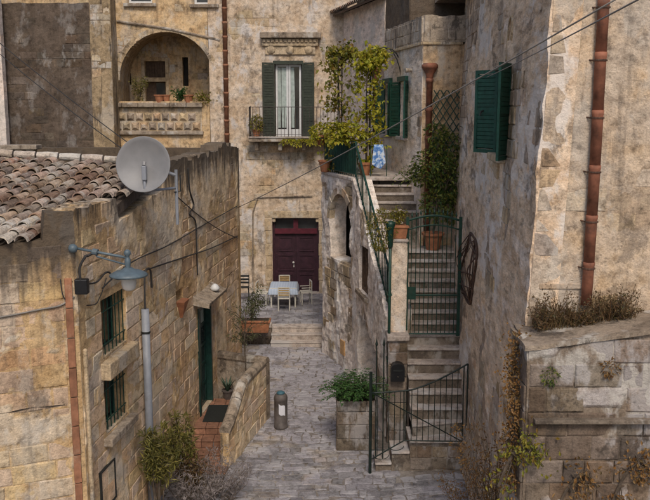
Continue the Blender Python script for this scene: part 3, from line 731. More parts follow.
bevel(wbox(f2a, H2, 'window_sill', M['trim'], u0-.08, u1+.1, z0-.12, z0-.0, -.02, .17), .02)
mb = MB(); mb.lathe([(.03, -.34), (.07, -.3), (.10, -.2), (.17, -.1), (.19, -.005)], f2a.pt((u0+u1)/2-.1, z0-.12, .02), 10); mb.build('sill_bracket', M['trim'], H2, True)
wbox(f2a, H2, 'niche_back', M['tower_alley'], nic2[1]-.25, nic2[1]+.25, 9.05, 9.6, -.3, -.14)
pts = [f2a.pt(nic2[1]+math.cos(a)*.21, 9.32+math.sin(a)*.21, .03) for a in [math.pi*i/8 for i in range(9)]]
pts = [f2a.pt(nic2[1]+.21, 9.1, .03)]+pts+[f2a.pt(nic2[1]-.21, 9.1, .03), f2a.pt(nic2[1]-.21, 8.75, .03)]
MB().tube(pts, .022, 6).build('niche_moulding', M['trim'], H2, True)
# terracotta downpipe, made of sleeved segments held by iron rings
ppx = [(606, -60), (604, 0), (601, 52), (598, 110), (595, 165), (592, 215), (589, 262), (586, 305)]
PY = 11.85-.10
pp = [atY(x, y, PY) for x, y in ppx]
for a, b in zip(pp, pp[1:]):
    m_ = MB(); d_ = (b-a); m_.tube([a, a+d_*.08, a+d_*.1, b], [.083, .083, .078, .076], 14); m_.build('pipe_segment', M['clay_pipe'], H2, True)
    MB().lathe([(.084, -.012), (.092, -.009), (.092, .009), (.084, .012)], a+d_*.14, 14, d_).build('pipe_ring', M['rust'], H2)
    MB().tube([a+d_*.14+Vector((-.09, .02, 0)), a+d_*.14+Vector((-.14, .1, .01))], .012, 5).build('pipe_bracket', M['rust'], H2)

# ------------------------------------------------------------------ retaining wall in front of it
LWY = 11.05
RWL = thing('retaining_wall', 'grey weathered stone retaining wall with thin ledge at lower right', 'wall', (2.75, 11.05, -.3))
flw = Fr((2.74, LWY), (8.2, LWY), 1); fls = Fr((2.74, 11.95), (2.74, LWY), 1)
ltop = lambda u: 4.80+.145*min(u, 2.6)+.012*nz((u, 0, 3), 4)
mlw = pmask(23, .9, .10, .22, flw, 1.2, lambda u, z: .2*sm(.28, -.1, abs(u-1.68)-.3)*sm(.25, -.1, abs(z-4.3)-.25)+.4*sm(.16, -.05, abs(u-.98)-.26)*sm(.12, -.03, abs(z-4.08)-.1))
wl = wall(flw, RWL, 'front_face', M['low_wall'], 0, 5.4, -.4, 5.3, (), ltop, mlw, .055, .5, .02, .028)
blocks(flw, wl, M['low_block'], .02, 5.4, 1.5, 5.1, .33, .48, (), mlw, ltop, 110, .022, .016, .5)
ms = pmask(27, 1.1, .15, .3, fls)
ws = wall(fls, RWL, 'side_face', M['low_wall'], 0, fls.L, -.4, 5.3, (), lambda u: 4.80+.09*(fls.L-u), ms, .07, .3, .035)
blocks(fls, ws, M['low_block'], .02, fls.L-.02, .2, 4.7, .33, .42, (), ms, None, 40, .03)
tp = MB(); n = 26
for j in range(6):
    for i in range(n+1):
        x = 2.68+5.4*i/n; y_ = LWY-.05+(.92)*j/5
        tp.v.append((x, y_, 4.80+.145*min(max(x-2.74, 0), 2.6)+.015+.02*j/5+.02*nz((x, y_, 0), 3)+.012*nz((x, y_, 0), 11)))
tp.f = [(j*(n+1)+i, j*(n+1)+i+1, (j+1)*(n+1)+i+1, (j+1)*(n+1)+i) for j in range(5) for i in range(n)]
k0 = len(tp.v)
for i in range(n+1): x, y_, z = tp.v[i]; tp.v.append((x, y_+.006, z-.07))
tp.f += [(k0+i, k0+i+1, i+1, i) for i in range(n)]
k1 = len(tp.v)
for j in range(6): x, y_, z = tp.v[j*(n+1)]; tp.v.append((x, y_, z-.07))
tp.f += [(k1+j+1, k1+j, j*(n+1), (j+1)*(n+1)) for j in range(5)]
tp.build('coping', M['trim_dark'], RWL)
bevel(wbox(flw, RWL, 'ledge', M['step'], .10, 5.0, 3.745, 3.80, 0, .13), .008)
MB().box((3.1, 11.4, -.4), (8.2, 12.2, 4.6)).build('added_core', M['dark'], RWL)  # unseen filler core added behind the wall faces

# ------------------------------------------------------------------ stone staircase with its gate landing
ST = thing('stone_staircase', 'worn stone staircase climbing behind iron gates to upper terrace', 'staircase', (2.4, 17.7, 0))
def step(x0, x1, y0, y1, zt, rise, zb=-.2, nm='step', xs=0.):
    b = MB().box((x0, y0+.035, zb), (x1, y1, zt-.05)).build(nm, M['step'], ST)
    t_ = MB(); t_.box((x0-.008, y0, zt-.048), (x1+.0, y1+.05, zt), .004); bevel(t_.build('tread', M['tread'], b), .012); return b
PF = 17.72
# two side steps rising to the right, then the platform
step(1.12, 1.47, PF, 18.35, .20, .2); step(1.475, 1.87, PF+.0, 18.35, .46, .2)
pb = MB().box((1.875, PF+.04, -.2), (3.22, 18.6, .66)).build('platform', M['step'], ST)
fpl = Fr((1.875, PF+.04), (3.2, PF+.04), 1)
blocks(fpl, pb, M['low_block'], .01, 1.32, .02, .62, .3, .42, (), None, None, 12, .014)
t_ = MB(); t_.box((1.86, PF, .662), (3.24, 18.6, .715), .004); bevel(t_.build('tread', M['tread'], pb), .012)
# winder step (wedge) and main flight
wv = MB(); 
for z in (.70, .93): wv.v += [(1.95, 17.98, z), (3.25, 18.30, z), (3.25, 18.8, z), (1.95, 18.8, z)]
wv.f = [(3, 2, 1, 0), (4, 5, 6, 7), (0, 1, 5, 4), (1, 2, 6, 5), (2, 3, 7, 6), (3, 0, 4, 7)]
wo = wv.build('step', M['step'], ST)
wv2 = MB()
for z in (.932, .975): wv2.v += [(1.94, 17.95, z), (3.26, 18.27, z), (3.25, 18.8, z), (1.94, 18.8, z)]
wv2.f = wv.f; bevel(wv2.build('tread', M['tread'], wo), .01)
zt = .975; yy = 18.33
for k in range(5):
    zt += .262; step(1.95, RW(yy)+.06, yy, yy+.36, zt, .26); yy += .302
zt += .25; step(1.93, RW(yy)+.06, yy, yy+.6, zt, .25); print('landing', yy, zt)      # threshold landing below the upper gate
ZG = zt
y2 = 20.2; z2 = ZG
for k in range(8):
    z2 += .205; step(2.06, RW(y2)+.06, y2, y2+.34 if k < 7 else 23.3, z2, .2); y2 += .285
print('top', y2, z2)
ZP = z2
y3 = 20.05; z3 = ZG
while z3 < 5.9:
    z3 += .215; last = z3 >= 5.9
    step(1.0-.159*(y3-24.2)*0+.0+max(0, (24.2-y3)*.159)-.05, 2.05 if y3 < 21.5 else 2.62-.157*(y3-23.2)-.02 if y3 > 23.2 else 2.05, y3, y3+.36 if not last else 24.4, z3, .2, 2.0); y3 += .288
print('terrace', y3, z3)

# ------------------------------------------------------------------ terrace house: whitewashed wall under the stair with arch, niche and window
T0 = Vector((-.06, 26.6)); T1 = Vector((.82, 24.2)); T2 = Vector((1.5, 19.75)); TZ = z3
HT = thing('terrace_house', 'flaking whitewashed wall with broken arch below the upper terrace', 'house', (.8, 23, 0))
ft1 = Fr(T0, T1, 1); ft2 = Fr(T1, T2, 1)
ac = ft1.px(341, 222); 
a1 = ('arch', ac[0], .85, 4.55, 3.4)
sl_ = ft1.px(339, 305)
slit = ('rect', 1.35, 1.65, 2.1, 2.75)
print('arch', ac, 'slit', sl_)
m1 = pmask(31, 1.0, -.22, .0, ft1, .8)
wt1 = wall(ft1, HT, 'arch_wall', M['terr_wall'], 0, ft1.L, -.2, TZ+.1, (a1, slit), lambda u: TZ-.02, m1, .07, .5, .045, .035)
blocks(ft1, wt1, M['terr_block'], .02, ft1.L-.02, .1, 5.8, .3, .42, (a1, slit), m1, None, 70, .035, .02, .5)
wbox(ft1, wt1, 'arch_back', M['terr_wall'], ac[0]-1.05, ac[0]+1.05, 3.2, 5.6, -.95, -.85)
for k in range(9):                        # rough voussoirs round the arch
    a = math.pi*(k+.5)/9; a_ = math.pi/18*.92
    vs_ = []
    for d_ in (-.12, .05+rr.uniform(-.02, .02)):
        for r_, q in ((.85, -1), (.85, 1), (1.06, 1), (1.06, -1)):
            vs_.append(ft1.pt(ac[0]+math.cos(a+q*a_)*r_*rr.uniform(.98, 1.02), 4.55+math.sin(a+q*a_)*r_, d_))
    MB().add(vs_, [(0, 1, 2, 3), (7, 6, 5, 4), (0, 4, 5, 1), (1, 5, 6, 2), (2, 6, 7, 3), (3, 7, 4, 0)]).build('arch_stone', M['terr_block'], wt1)
wbox(ft1, HT, 'slit_back', M['dark'], 1.3, 1.7, 2.0, 2.9, -.5, -.4)
wi = [ft2.px(360, 243), ft2.px(373, 250), ft2.px(360, 283), ft2.px(373, 292)]
print('window', wi)
wu0, wu1 = 1.0, 2.2
wz0, wz1 = 2.95, 4.25
win3 = ('rect', wu0, wu1, wz0, wz1)
rec = ('fn', lambda u, z: .9 < u < 3.7 and .15 < z < 2.35-.22*(u-.9))
tt2 = lambda u: TZ-.02-(TZ-3.0)*max(0, u-.05)/ft2.L
m2 = pmask(36, .9, -.35, -.12, ft2, .8, lambda u, z: .1*sm(2.2, 3.2, z)-.1)
wt2 = wall(ft2, HT, 'stair_wall', M['terr_wall'], 0, ft2.L, -.2, TZ+.1, (win3, rec), tt2, m2, .07, .5, .035, .03)
blocks(ft2, wt2, M['terr_block'], .02, ft2.L-.02, .1, 5.5, .3, .42, (win3, rec), m2, tt2, 70, .03, .02, .5)
wn = wbox(ft2, HT, 'window', M['dark'], wu0, wu1, wz0, wz1, -.5, -.3); wn['label'] = 'dark wooden window below the stair railing'
wbox(ft2, wn, 'pane', M['glass'], wu0+.07, wu1-.07, wz0+.07, wz1-.07, -.3, -.2)
f = MB()
for a, b, c_, d_ in ((wu0, wu0+.08, wz0, wz1), (wu1-.08, wu1, wz0, wz1), (wu0+.08, wu1-.08, wz1-.08, wz1), (wu0+.08, wu1-.08, wz0, wz0+.08), (wu0+.5, wu0+.56, wz0+.08, wz1-.08)): mbox(f, ft2, a, b, c_, d_, -.26, -.06)
f.build('frame', M['wood'], wn)
bevel(wbox(ft2, HT, 'window_sill', M['trim_dark'], wu0-.1, wu1+.1, wz0-.12, wz0-.005, -.03, .12), .015)
wbox(ft2, HT, 'recess_back', M['trim_dark'], .8, 3.8, -.1, 2.6, -.6, -.5)
# ochre house-number tile
q = ft2.px(334, 352); q1 = ft1.px(334, 358); print('tile', q, q1)
bevel(wbox(ft1, HT, 'wall_tile', M['ochre_tile'], 1.7, 2.02, .55, 1.0, .03, .075), .01)
# terrace floor slab with edge
tf = MB().add([(T0.x-.06, T0.y-.05, TZ-.1), (T1.x-.08, T1.y-.06, TZ-.1), (2.5, 24.2, TZ-.1), (1.95, 27.9, TZ-.1), (.4, 28.2, TZ-.1)]+[(T0.x-.06, T0.y-.05, TZ), (T1.x-.08, T1.y-.06, TZ), (2.5, 24.2, TZ), (1.95, 27.9, TZ), (.4, 28.2, TZ)],
              [(4, 3, 2, 1, 0), (5, 6, 7, 8, 9)]+[(i, (i+1) % 5, 5+(i+1) % 5, 5+i) for i in range(5)])
bevel(tf.build('terrace_slab', M['tread'], HT), .02)
cr = MB().add([(T0.x+.7, T0.y, -.3), (T1.x+.75, T1.y+.1, -.3), (2.4, 24.3, -.3), (2, 28, -.3), (.6, 28.2, -.3), (T0.x+.7, T0.y, TZ-.12), (T1.x+.75, T1.y+.1, TZ-.12), (2.4, 24.3, TZ-.12), (2, 28, TZ-.12), (.6, 28.2, TZ-.12)],
              [(4, 3, 2, 1, 0), (5, 6, 7, 8, 9)]+[(i, (i+1) % 5, 5+(i+1) % 5, 5+i) for i in range(5)]); cr.build('added_core', M['dark'], HT)  # core added under the terrace, keeps sky light out of the arch
ftb = Fr((-1.0, 28.2), T0, 1)
fe = Fr(T0+Vector((.8, 1.6)), T0, 1)
wall(fe, HT, 'far_side', M['terr_wall'], 0, fe.L, -.2, TZ-.02, (), None, None, .15, .3)
# stone post beside the steps and the white gate pier above
pr = MB().box((1.5, 19.3, -.2), (1.94, 19.75, 2.55)).build('post', M['low_block'], ST)
fpr = Fr((1.5, 19.3), (1.94, 19.3), 1); fpl_ = Fr((1.5, 19.75), (1.5, 19.3), 1)
blocks(fpr, pr, M['low_block'], .0, .44, .02, 2.5, .34, .44, (), None, None, 20, .018)
blocks(fpl_, pr, M['low_block'], .0, .45, .02, 2.5, .34, .45, (), None, None, 20, .018)
bevel(MB().box((1.45, 19.22, 2.55), (1.98, 19.8, 2.68), .01).build('post_cap', M['tread'], ST), .03)
fpi = Fr((1.56, 19.62), (1.90, 19.62), 1)
gp = wall(fpi, ST, 'gate_pier', M['shut_wall'], 0, .34, 2.6, 4.85, (), None, lambda u, z: 1., .06, .34, .01)
fpi2 = Fr((1.56, 19.96), (1.56, 19.62), 1); wall(fpi2, ST, 'gate_pier_side', M['shut_wall'], 0, .34, 2.6, 4.85, (), None, lambda u, z: 1., .06, .1, .01)
fpi3 = Fr((1.90, 19.96), (1.90, 19.62), -1); wall(fpi3, ST, 'gate_pier_side', M['shut_wall'], 0, .34, 2.6, 4.85, (), None, lambda u, z: 1., .06, .1, .01)
bevel(MB().box((1.5, 19.55, 4.852), (1.95, 20.02, 4.91)).build('pier_cap', M['tread'], ST), .015)
# low wall between the two flights
bevel(MB().add([(2.0, 20.0, 2.5), (2.1, 20.0, 2.5), (2.1, 23.1, 2.5), (2.0, 23.1, 2.5), (2.0, 20.0, 3.1), (2.1, 20.0, 3.1), (2.1, 23.1, 5.2), (2.0, 23.1, 5.2)], [(3, 2, 1, 0), (4, 5, 6, 7), (0, 1, 5, 4), (1, 2, 6, 5), (2, 3, 7, 6), (3, 0, 4, 7)]).build('divider_wall', M['shut_wall'], ST), .01)

# ------------------------------------------------------------------ house with green shutters behind the terrace
HW = thing('shuttered_house', 'pale house with paired green shutters above the stair', 'house', (2.6, 23.2, 4))
W0 = Vector((2.62-.157*4.5, 23.2+4.5)); W1 = Vector((2.62, 23.2)); W2 = Vector((3.75, 23.25))
fw1 = Fr(W0, W1, 1); fw2 = Fr(W1, W2, 1)
qs = {k: fw1.px(*v) for k, v in dict(l=(376, 82), ll=(376, 130), r=(409, 78), rr=(409, 133), m1=(388, 80), m2=(396, 80)).items()}; print(qs)
wa = ('rect', .18, 1.05, 7.1, 8.62); wb = ('rect', fw1.px(401, 100)[0], fw1.px(401, 100)[0]+.85, 7.1, 8.62)
mw1 = pmask(41, .8, -.5, -.3, fw1)
ww1 = wall(fw1, HW, 'terrace_wall', M['shut_wall'], 0, fw1.L, 2.5, 9.6, (wa, wb), None, mw1, .08, .4, .015, .02)
mw2 = pmask(44, .8, -.45, -.2, fw2)
ww2 = wall(fw2, HW, 'stair_end_wall', M['shut_front'], 0, fw2.L, 2.5, 9.6, (), None, mw2, .08, .3, .015, .02)
blocks(fw1, ww1, M['tower_block'], 0, fw1.L, 4.3, 9.5, .3, .5, (wa, wb), mw1, None, 25, .012)
blocks(fw2, ww2, M['tower_block'], 0, fw2.L, 4.3, 9.5, .3, .5, (), mw2, None, 25, .012)
for fr_, nm in ((fw1, 'a'), (fw2, 'b')):
    mk = pmask(47, 1.2, -.1, .1, fr_)
    pw = wall(fr_, HW, 'parapet', M['parapet'], -.06, fr_.L+(.06 if fr_ is fw1 else 0), 9.66, 10.38, (), lambda u: 10.34+.05*nz((u, 0, 0), 3), None, .08, .35, .015)
    for k in range(int(fr_.L/.55)+1):
        a = -.04+k*.55; b = min(a+.54, fr_.L)
        if b-a > .1: bevel(wbox(fr_, HW, 'cornice_stone', M['trim'], a, b, 9.58, 9.655, -.05, .07+.004*(k % 2)), .012)
    blocks(fr_, pw, M['parapet'], 0, fr_.L, 9.7, 10.3, .3, .5, (), None, None, 14, .012)
MB().add([(W0.x+.5, W0.y, 2), (W1.x+.5, W1.y+.5, 2), (4.5, 23.7, 2), (4.5, 30, 2), (W0.x+.5, W0.y, 9.9), (W1.x+.5, W1.y+.5, 9.9), (4.5, 23.7, 9.9), (4.5, 30, 9.9)], [(3, 2, 1, 0), (4, 5, 6, 7), (0, 1, 5, 4), (1, 2, 6, 5), (2, 3, 7, 6), (3, 0, 4, 7)]).build('added_core', M['dark'], HW)  # core added inside the house, keeps sky light out of its windows
# set-back upper storey
fu = Fr((2.45, 25.2), (5.5, 25.2), 1); ful = Fr((1.4, 31), (2.45, 25.2), 1)
wall(fu, HW, 'upper_wall', M['shut_front'], 0, 3.05, 9.7, 13.2, (), None, pmask(49, .8, -.4, -.2, fu), .12, .3, .02)
wall(ful, HW, 'upper_side_wall', M['shut_front'], 0, ful.L, 9.7, 13.2, (), None, pmask(49, .8, -.4, -.2, ful), .15, .3, .02)
wbox(fu, HW, 'roof_edge', M['trim_dark'], -.1, 3.1, 13.2, 13.4, -3, .1)
for w_, nn in ((wa, 1), (wb, 2)):
    u0, u1, z0, z1 = w_[1:]
    wn = wbox(fw1, HW, 'window', M['dark'], u0, u1, z0, z1, -.4, -.28)
    wbox(fw1, wn, 'pane', M['glass'], u0+.05, u1-.05, z0+.05, z1-.05, -.28, -.22)
    f = MB()
    for a, b, c_, d_ in ((u0, u0+.06, z0, z1), (u1-.06, u1, z0, z1), (u0+.06, u1-.06, z1-.06, z1), (u0+.06, u1-.06, z0, z0+.06), ((u0+u1)/2-.03, (u0+u1)/2+.03, z0+.06, z1-.06)): mbox(f, fw1, a, b, c_, d_, -.22, -.16)
    f.build('frame', M['white'], wn)
    hl = fw1.pt(u0, 7, .02); hr = fw1.pt(u1, 7, .02); e3 = Vector((fw1.e.x, fw1.e.y, 0)); n3 = Vector((fw1.n.x, fw1.n.y, 0))
    shutter(wn, hl, (-e3*.75+n3*.3), .5, z0-.03, z1+.05, M['gshutter'], .04, 16)
    shutter(wn, hr, (e3*.7+n3*.4), .44, z0-.03, z1+.05, M['gshutter'], .04, 16)
    bevel(wbox(fw1, HW, 'window_hood', M['gshutter'], u0-.08, u1+.08, z1+.06, z1+.20, -.02, .12), .01)
    bevel(wbox(fw1, HW, 'window_sill', M['tread'], u0-.08, u1+.08, z0-.11, z0-.005, -.02, .14), .015)
def downpipe(parent, p_top, zbot, r_=.075, hop=True, n=5):
    x, y_, zt_ = p_top
    if hop:
        MB().lathe([(.07, -.42), (.09, -.38), (.10, -.3), (.2, -.14), (.22, -.12), (.22, -.04), (.19, -.03), (.17, 0), (.12, .0), (.10, -.06)], (x, y_, zt_), 14).build('hopper', M['clay_pipe'], parent, True)
        zt_ -= .4
    L_ = (zt_-zbot)/n
    for k in range(n):
        z1_ = zt_-k*L_; MB().tube([(x, y_, z1_), (x, y_, z1_-.1), (x, y_, z1_-.11), (x, y_, z1_-L_)], [r_*1.2, r_*1.2, r_, r_], 12).build('pipe_segment', M['clay_pipe'], parent, True)
downpipe(HW, atY(430, 63, 23.1), ZP, .085, True, 6)
p = fw1.px(373, 72); pt_ = fw1.pt(-.35, p[1]+.1, .25); downpipe(HW, pt_, TZ, .06, True, 5)
sp = fw1.px(413, 70); MB().tube([fw1.pt(sp[0], sp[1], 0), fw1.pt(sp[0], sp[1]-.01, .22)], [.05, .07], 10).build('spout', M['trim_dark'], HW)

# ------------------------------------------------------------------ pink house with tiled eave further back
HP = thing('pale_pink_house', 'pale pink rendered house wall under a barrel tile eave', 'house', (1.5, 29, 2))
V0 = Vector((.70, 33.1)); V1 = Vector((1.93, 27.9)); fv = Fr(V0, V1, 1)
wall(fv, HP, 'alley_wall', M['pink_wall'], 0, fv.L, .2, 11.4, (), None, lambda u, z: 1., .12, .4, .015)
fpx = fv.px(356, 100); print('pinkwin', fpx)
ea = MB()
def ep(u, d, z): return fv.pt(u, z, d)
e0 = MB(); e0.add([ep(-.6, .42, 11.28), ep(fv.L+.2, .42, 11.28), ep(fv.L+.2, -1.5, 12.0), ep(-.6, -1.5, 12.0), ep(-.6, .42, 11.36), ep(fv.L+.2, .42, 11.36), ep(fv.L+.2, -1.5, 12.1), ep(-.6, -1.5, 12.1)],
       [(3, 2, 1, 0), (4, 5, 6, 7), (0, 1, 5, 4), (1, 2, 6, 5), (2, 3, 7, 6), (3, 0, 4, 7)])
eo = e0.build('eave', M['wood'], HP)
k = -.5; et = tile_mesh('eave_tile', M['tile'], .7, .11, .09)
while k < fv.L:
    p0_ = ep(k, .52, 11.39); q0_ = ep(k, -.2, 11.68); dv = (q0_-p0_).normalized(); xx = Vector((fv.e.x, fv.e.y, 0)); zz = xx.cross(dv)
    mt = Matrix((( xx.x, dv.x, zz.x, p0_.x), (xx.y, dv.y, zz.y, p0_.y), (xx.z, dv.z, zz.z, p0_.z), (0, 0, 0, 1)))
    inst('eave_tile', et, mt, eo); k += .225
MB().add([(V0.x+.6, V0.y+.5, 0), (V1.x+.5, V1.y, 0), (4, 27.2, 0), (4, 34, 0), (V0.x+.6, V0.y+.5, 11.2), (V1.x+.5, V1.y, 11.2), (4, 27.2, 11.2), (4, 34, 11.2)], [(3, 2, 1, 0), (4, 5, 6, 7), (0, 1, 5, 4), (1, 2, 6, 5), (2, 3, 7, 6), (3, 0, 4, 7)]).build('added_core', M['trim'], HP)  # added core, closes off the sky behind this wall

# ------------------------------------------------------------------ back house with the aubergine door and balcony
BY = 33.0
HB = thing('balcony_house', 'cream peeling facade with balcony window above aubergine door', 'house', (-1.5, 33, .6))
fb = Fr((-4.4, BY), (1.2, BY), 1)
def ub(px, py): q = fb.px(px, py); return q
dl, dh = ub(273, 293), ub(319, 218)
pdo = ('rect', dl[0], dh[0], .64, dh[1])
bl, bh = ub(275, 137), ub(302, 62)
bwo = ('rect', bl[0], bh[0], bl[1], bh[1])
def mbf(u, z): return -.3*sm(.25, .0, abs(z-6.2)-.35)*sm(1.2, 1.6, u)-.35*sm(.5, .1, abs(u-1.2)-.1)*sm(1., .4, abs(z-3.2)-.4)+.1
mbk = pmask(53, .75, -.22, -.02, fb, 1., mbf)
wbk = wall(fb, HB, 'facade', M['back_wall'], 0, 5.6, -.2, 12.7, (pdo, bwo), None, mbk, .09, .45, .02, .03)
blocks(fb, wbk, M['back_block'], 0, 5.5, .7, 12.6, .31, .52, (pdo, bwo), mbk, None, 120, .016, .014, .5)
# door
u0, u1, z0, z1 = pdo[1:]; zb_ = z0+2.36
dd = wbox(fb, HB, 'door', M['dark'], u0, u1, z0, z1, -.45, -.4)
f = MB()
for a, b, c_, d_ in ((u0, u0+.09, z0, z1), (u1-.09, u1, z0, z1), (u0+.09, u1-.09, z1-.07, z1)): mbox(f, fb, a, b, c_, d_, -.3, -.18)
f.build('door_frame', M['purple'], dd)
f = MB(); mbox(f, fb, u0+.09, u1-.09, zb_, zb_+.2, -.32, -.13); um = (u0+u1)/2; mbox(f, fb, um-.09, um+.09, zb_+.2, z1-.07, -.3, -.15); f.build('transom_bar', M['redbeam'], dd)
for a, b in ((u0+.09, um-.09), (um+.09, u1-.09)): wbox(fb, dd, 'transom_pane', M['glass'], a, b, zb_+.2, z1-.07, -.27, -.25)
for a, b in ((u0+.09, um-.004), (um+.004, u1-.09)):
    lf = wbox(fb, dd, 'door_leaf', M['purple'], a, b, z0+.02, zb_, -.3, -.24)
    for za, zc in ((z0+.14, z0+.72), (z0+.86, z0+1.5), (z0+1.64, z0+2.22)):
        f = MB()
        for A, B, C_, D_ in ((a+.1, b-.1, za, za+.045), (a+.1, b-.1, zc-.045, zc), (a+.1, a+.145, za+.045, zc-.045), (b-.145, b-.1, za+.045, zc-.045)): mbox(f, fb, A, B, C_, D_, -.24, -.212)
        mbox(f, fb, a+.2, b-.2, za+.1, zc-.1, -.24, -.222); f.build('door_panel', M['purple'], lf)
mb = MB(); mb.lathe([(.02, 0), (.02, .05), (.045, .06), (.04, .1), (.01, .11)], fb.pt(um-.1, z0+1.2, -.24), 10, (0, -1, 0)); mb.build('door_knob', M['globe'], dd, True)
wbox(fb, dd, 'lock_plate', M['globe'], um-.13, um-.07, z0+1.0, z0+1.14, -.24, -.228)
bevel(wbox(fb, HB, 'door_sill', M['tread'], u0-.15, u1+.15, z0-.12, z0+.015, -.4, .12), .02)
for k, (a, b) in enumerate(((u0-.26, u0-.02), (u1+.02, u1+.24))):
    for j in range(6): bevel(wbox(fb, HB, 'jamb_stone', M['trim'], a-.04*(j % 2), b, z0+j*.5+.01, z0+j*.5+.49, -.02, .05), .015)
for j in range(4):
    a = u0-.3+j*(u1-u0+.6)/4; bevel(wbox(fb, HB, 'lintel_stone', M['trim'], a, a+(u1-u0+.6)/4-.01, z1+.01, z1+.28, -.02, .045), .015)
# corbels at door head
for a in (u0, u1-.13): bevel(wbox(fb, HB, 'corbel', M['trim'], a, a+.13, z1-.17, z1-.0, -.17, -.02), .03)
# balcony
s0, s1 = ub(250, 140), ub(342, 140)
bal = bevel(wbox(fb, HB, 'balcony', M['trim_dark'], s0[0], s1[0], bl[1]-.16, bl[1]-.01, -.02, .62), .02)
bevel(wbox(fb, bal, 'balcony_edge', M['tread'], s0[0]-.03, s1[0]+.03, bl[1]-.008, bl[1]+.03, -.02, .66), .01)
for k in range(4): bevel(wbox(fb, bal, 'bracket', M['trim_dark'], s0[0]+.2+k*.9, s0[0]+.36+k*.9, bl[1]-.5, bl[1]-.162, -.02, .4), .04)
RZ = bl[1]+.02; 
def railing(parent, pts, h, sp, mat, r_=.009, top=.014, name='bar'):
    pts = [Vector(p) for p in pts]; up = Vector((0, 0, h))
    for a, b in zip(pts, pts[1:]):
        MB().tube([a+up, b+up], top, 6).build('top_rail', mat, parent); MB().tube([a+up*.08, b+up*.08], top*.8, 6).build('bottom_rail', mat, parent)
        n = max(1, int((b-a).length/sp))
        for i in range(n): p = a.lerp(b, i/n); MB().tube([p, p+up], r_, 5).build(name, mat, parent)
    MB().tube([pts[-1], pts[-1]+up], r_*1.6, 5).build('post', mat, parent); MB().tube([pts[0], pts[0]+up*1.04], r_*2, 5).build('post', mat, parent)
rl = thing('balcony_railing', 'thin brown iron railing round the back balcony', 'railing', fb.pt(s0[0], RZ, .5))
railing(rl, [fb.pt(s0[0]+.03, RZ, .02), fb.pt(s0[0]+.03, RZ, .6), fb.pt(s1[0]-.03, RZ, .6), fb.pt(s1[0]-.03, RZ, .02)], 1.12, .13, M['rail'], .010)
# balcony french window
u0, u1, z0, z1 = bwo[1:]
wn = wbox(fb, HB, 'french_window', M['dark'], u0, u1, z0, z1, -.45, -.36)
um = (u0+u1)/2
for a, b in ((u0+.04, um-.005), (um+.005, u1-.04)):
    f = MB()
    for A, B, C_, D_ in ((a, a+.075, z0+.03, z1-.08), (b-.075, b, z0+.03, z1-.08), (a+.075, b-.075, z0+.03, z0+.3), (a+.075, b-.075, z1-.16, z1-.08)): mbox(f, fb, A, B, C_, D_, -.2, -.14)
    lf = f.build('casement', M['white'], wn)
    wbox(fb, lf, 'pane', M['glass'], a+.075, b-.075, z0+.3, z1-.16, -.19, -.18)
    cm = MB(); n = 9
    for sgn in ((a+.08, a+.2), (b-.26, b-.08)) if a < um-.2 else ((a+.08, a+.22),):
        base = len(cm.v)
        for j in range(7):
            zz = z1-.2-(z1-z0-.55)*j/6; sp_ = 1-.5*abs(j-3.5)/3.5 if j < 5 else .5
            for i in range(n):
                uu = sgn[0]+(sgn[1]-sgn[0])*i/(n-1)*(.75+.4*sp_); cm.v.append(tuple(fb.pt(uu, zz, -.165+.006*math.sin(i*1.8))))
        cm.f += [(base+j*n+i, base+j*n+i+1, base+(j+1)*n+i+1, base+(j+1)*n+i) for j in range(6) for i in range(n-1)]
    cm.build('curtain', M['curtain'], lf, True)
f = MB(); mbox(f, fb, u0-.05, u1+.05, z1-.08, z1+.05, -.2, .06); f.build('shutter_head', M['dshutter'], wn)
e3 = Vector((1, 0, 0)); n3 = Vector((0, -1, 0))
shutter(wn, fb.pt(u0-.0, z0, .03), (-e3+n3*.25), .47, z0+.02, z1-.02, M['dshutter'], .04, 26)
shutter(wn, fb.pt(u1+.0, z0, .07), (e3+n3*.25), .47, z0+.02, z1-.02, M['dshutter'], .04, 26)
# carved lintel and cornice above it
l0, l1 = ub(262, 60), ub(318, 38)
bevel(wbox(fb, HB, 'window_cornice', M['trim_dark'], l0[0]-.05, l1[0]+.12, l1[1]-.02, l1[1]+.2, -.02, .34), .03)
bevel(wbox(fb, HB, 'window_frieze', M['trim'], l0[0], l1[0], l1[1]-.3, l1[1]-.022, -.02, .16), .02)
for k in range(13): a = l0[0]+.03+k*(l1[0]-l0[0]-.06)/13; bevel(wbox(fb, HB, 'dentil', M['trim'], a+.02, a+.12, l1[1]-.16, l1[1]-.05, .15, .22), .01)
bevel(wbox(fb, HB, 'window_lintel', M['trim'], l0[0]+.12, l1[0]-.1, l1[1]-.62, l1[1]-.302, -.02, .10), .03)
for k in range(3):
    c0 = fb.pt(l0[0]+.35+k*(l1[0]-l0[0]-.7)/2, l1[1]-.44, .1); MB().lathe([(.02, .08), (.09, .06), (.15, .03), (.17, 0), (.17, -.02)][::-1], c0, 12, (0, -1, 0)).build('carved_boss', M['trim'], HB, True)
q = ub(330, 50); MB().lathe([(.1, 0), (.12, .02), (.08, .05), (.01, .06)], fb.pt(q[0], q[1], .02), 10, (0, -1, 0)).build('round_vent', M['trim_dark'], HB, True)
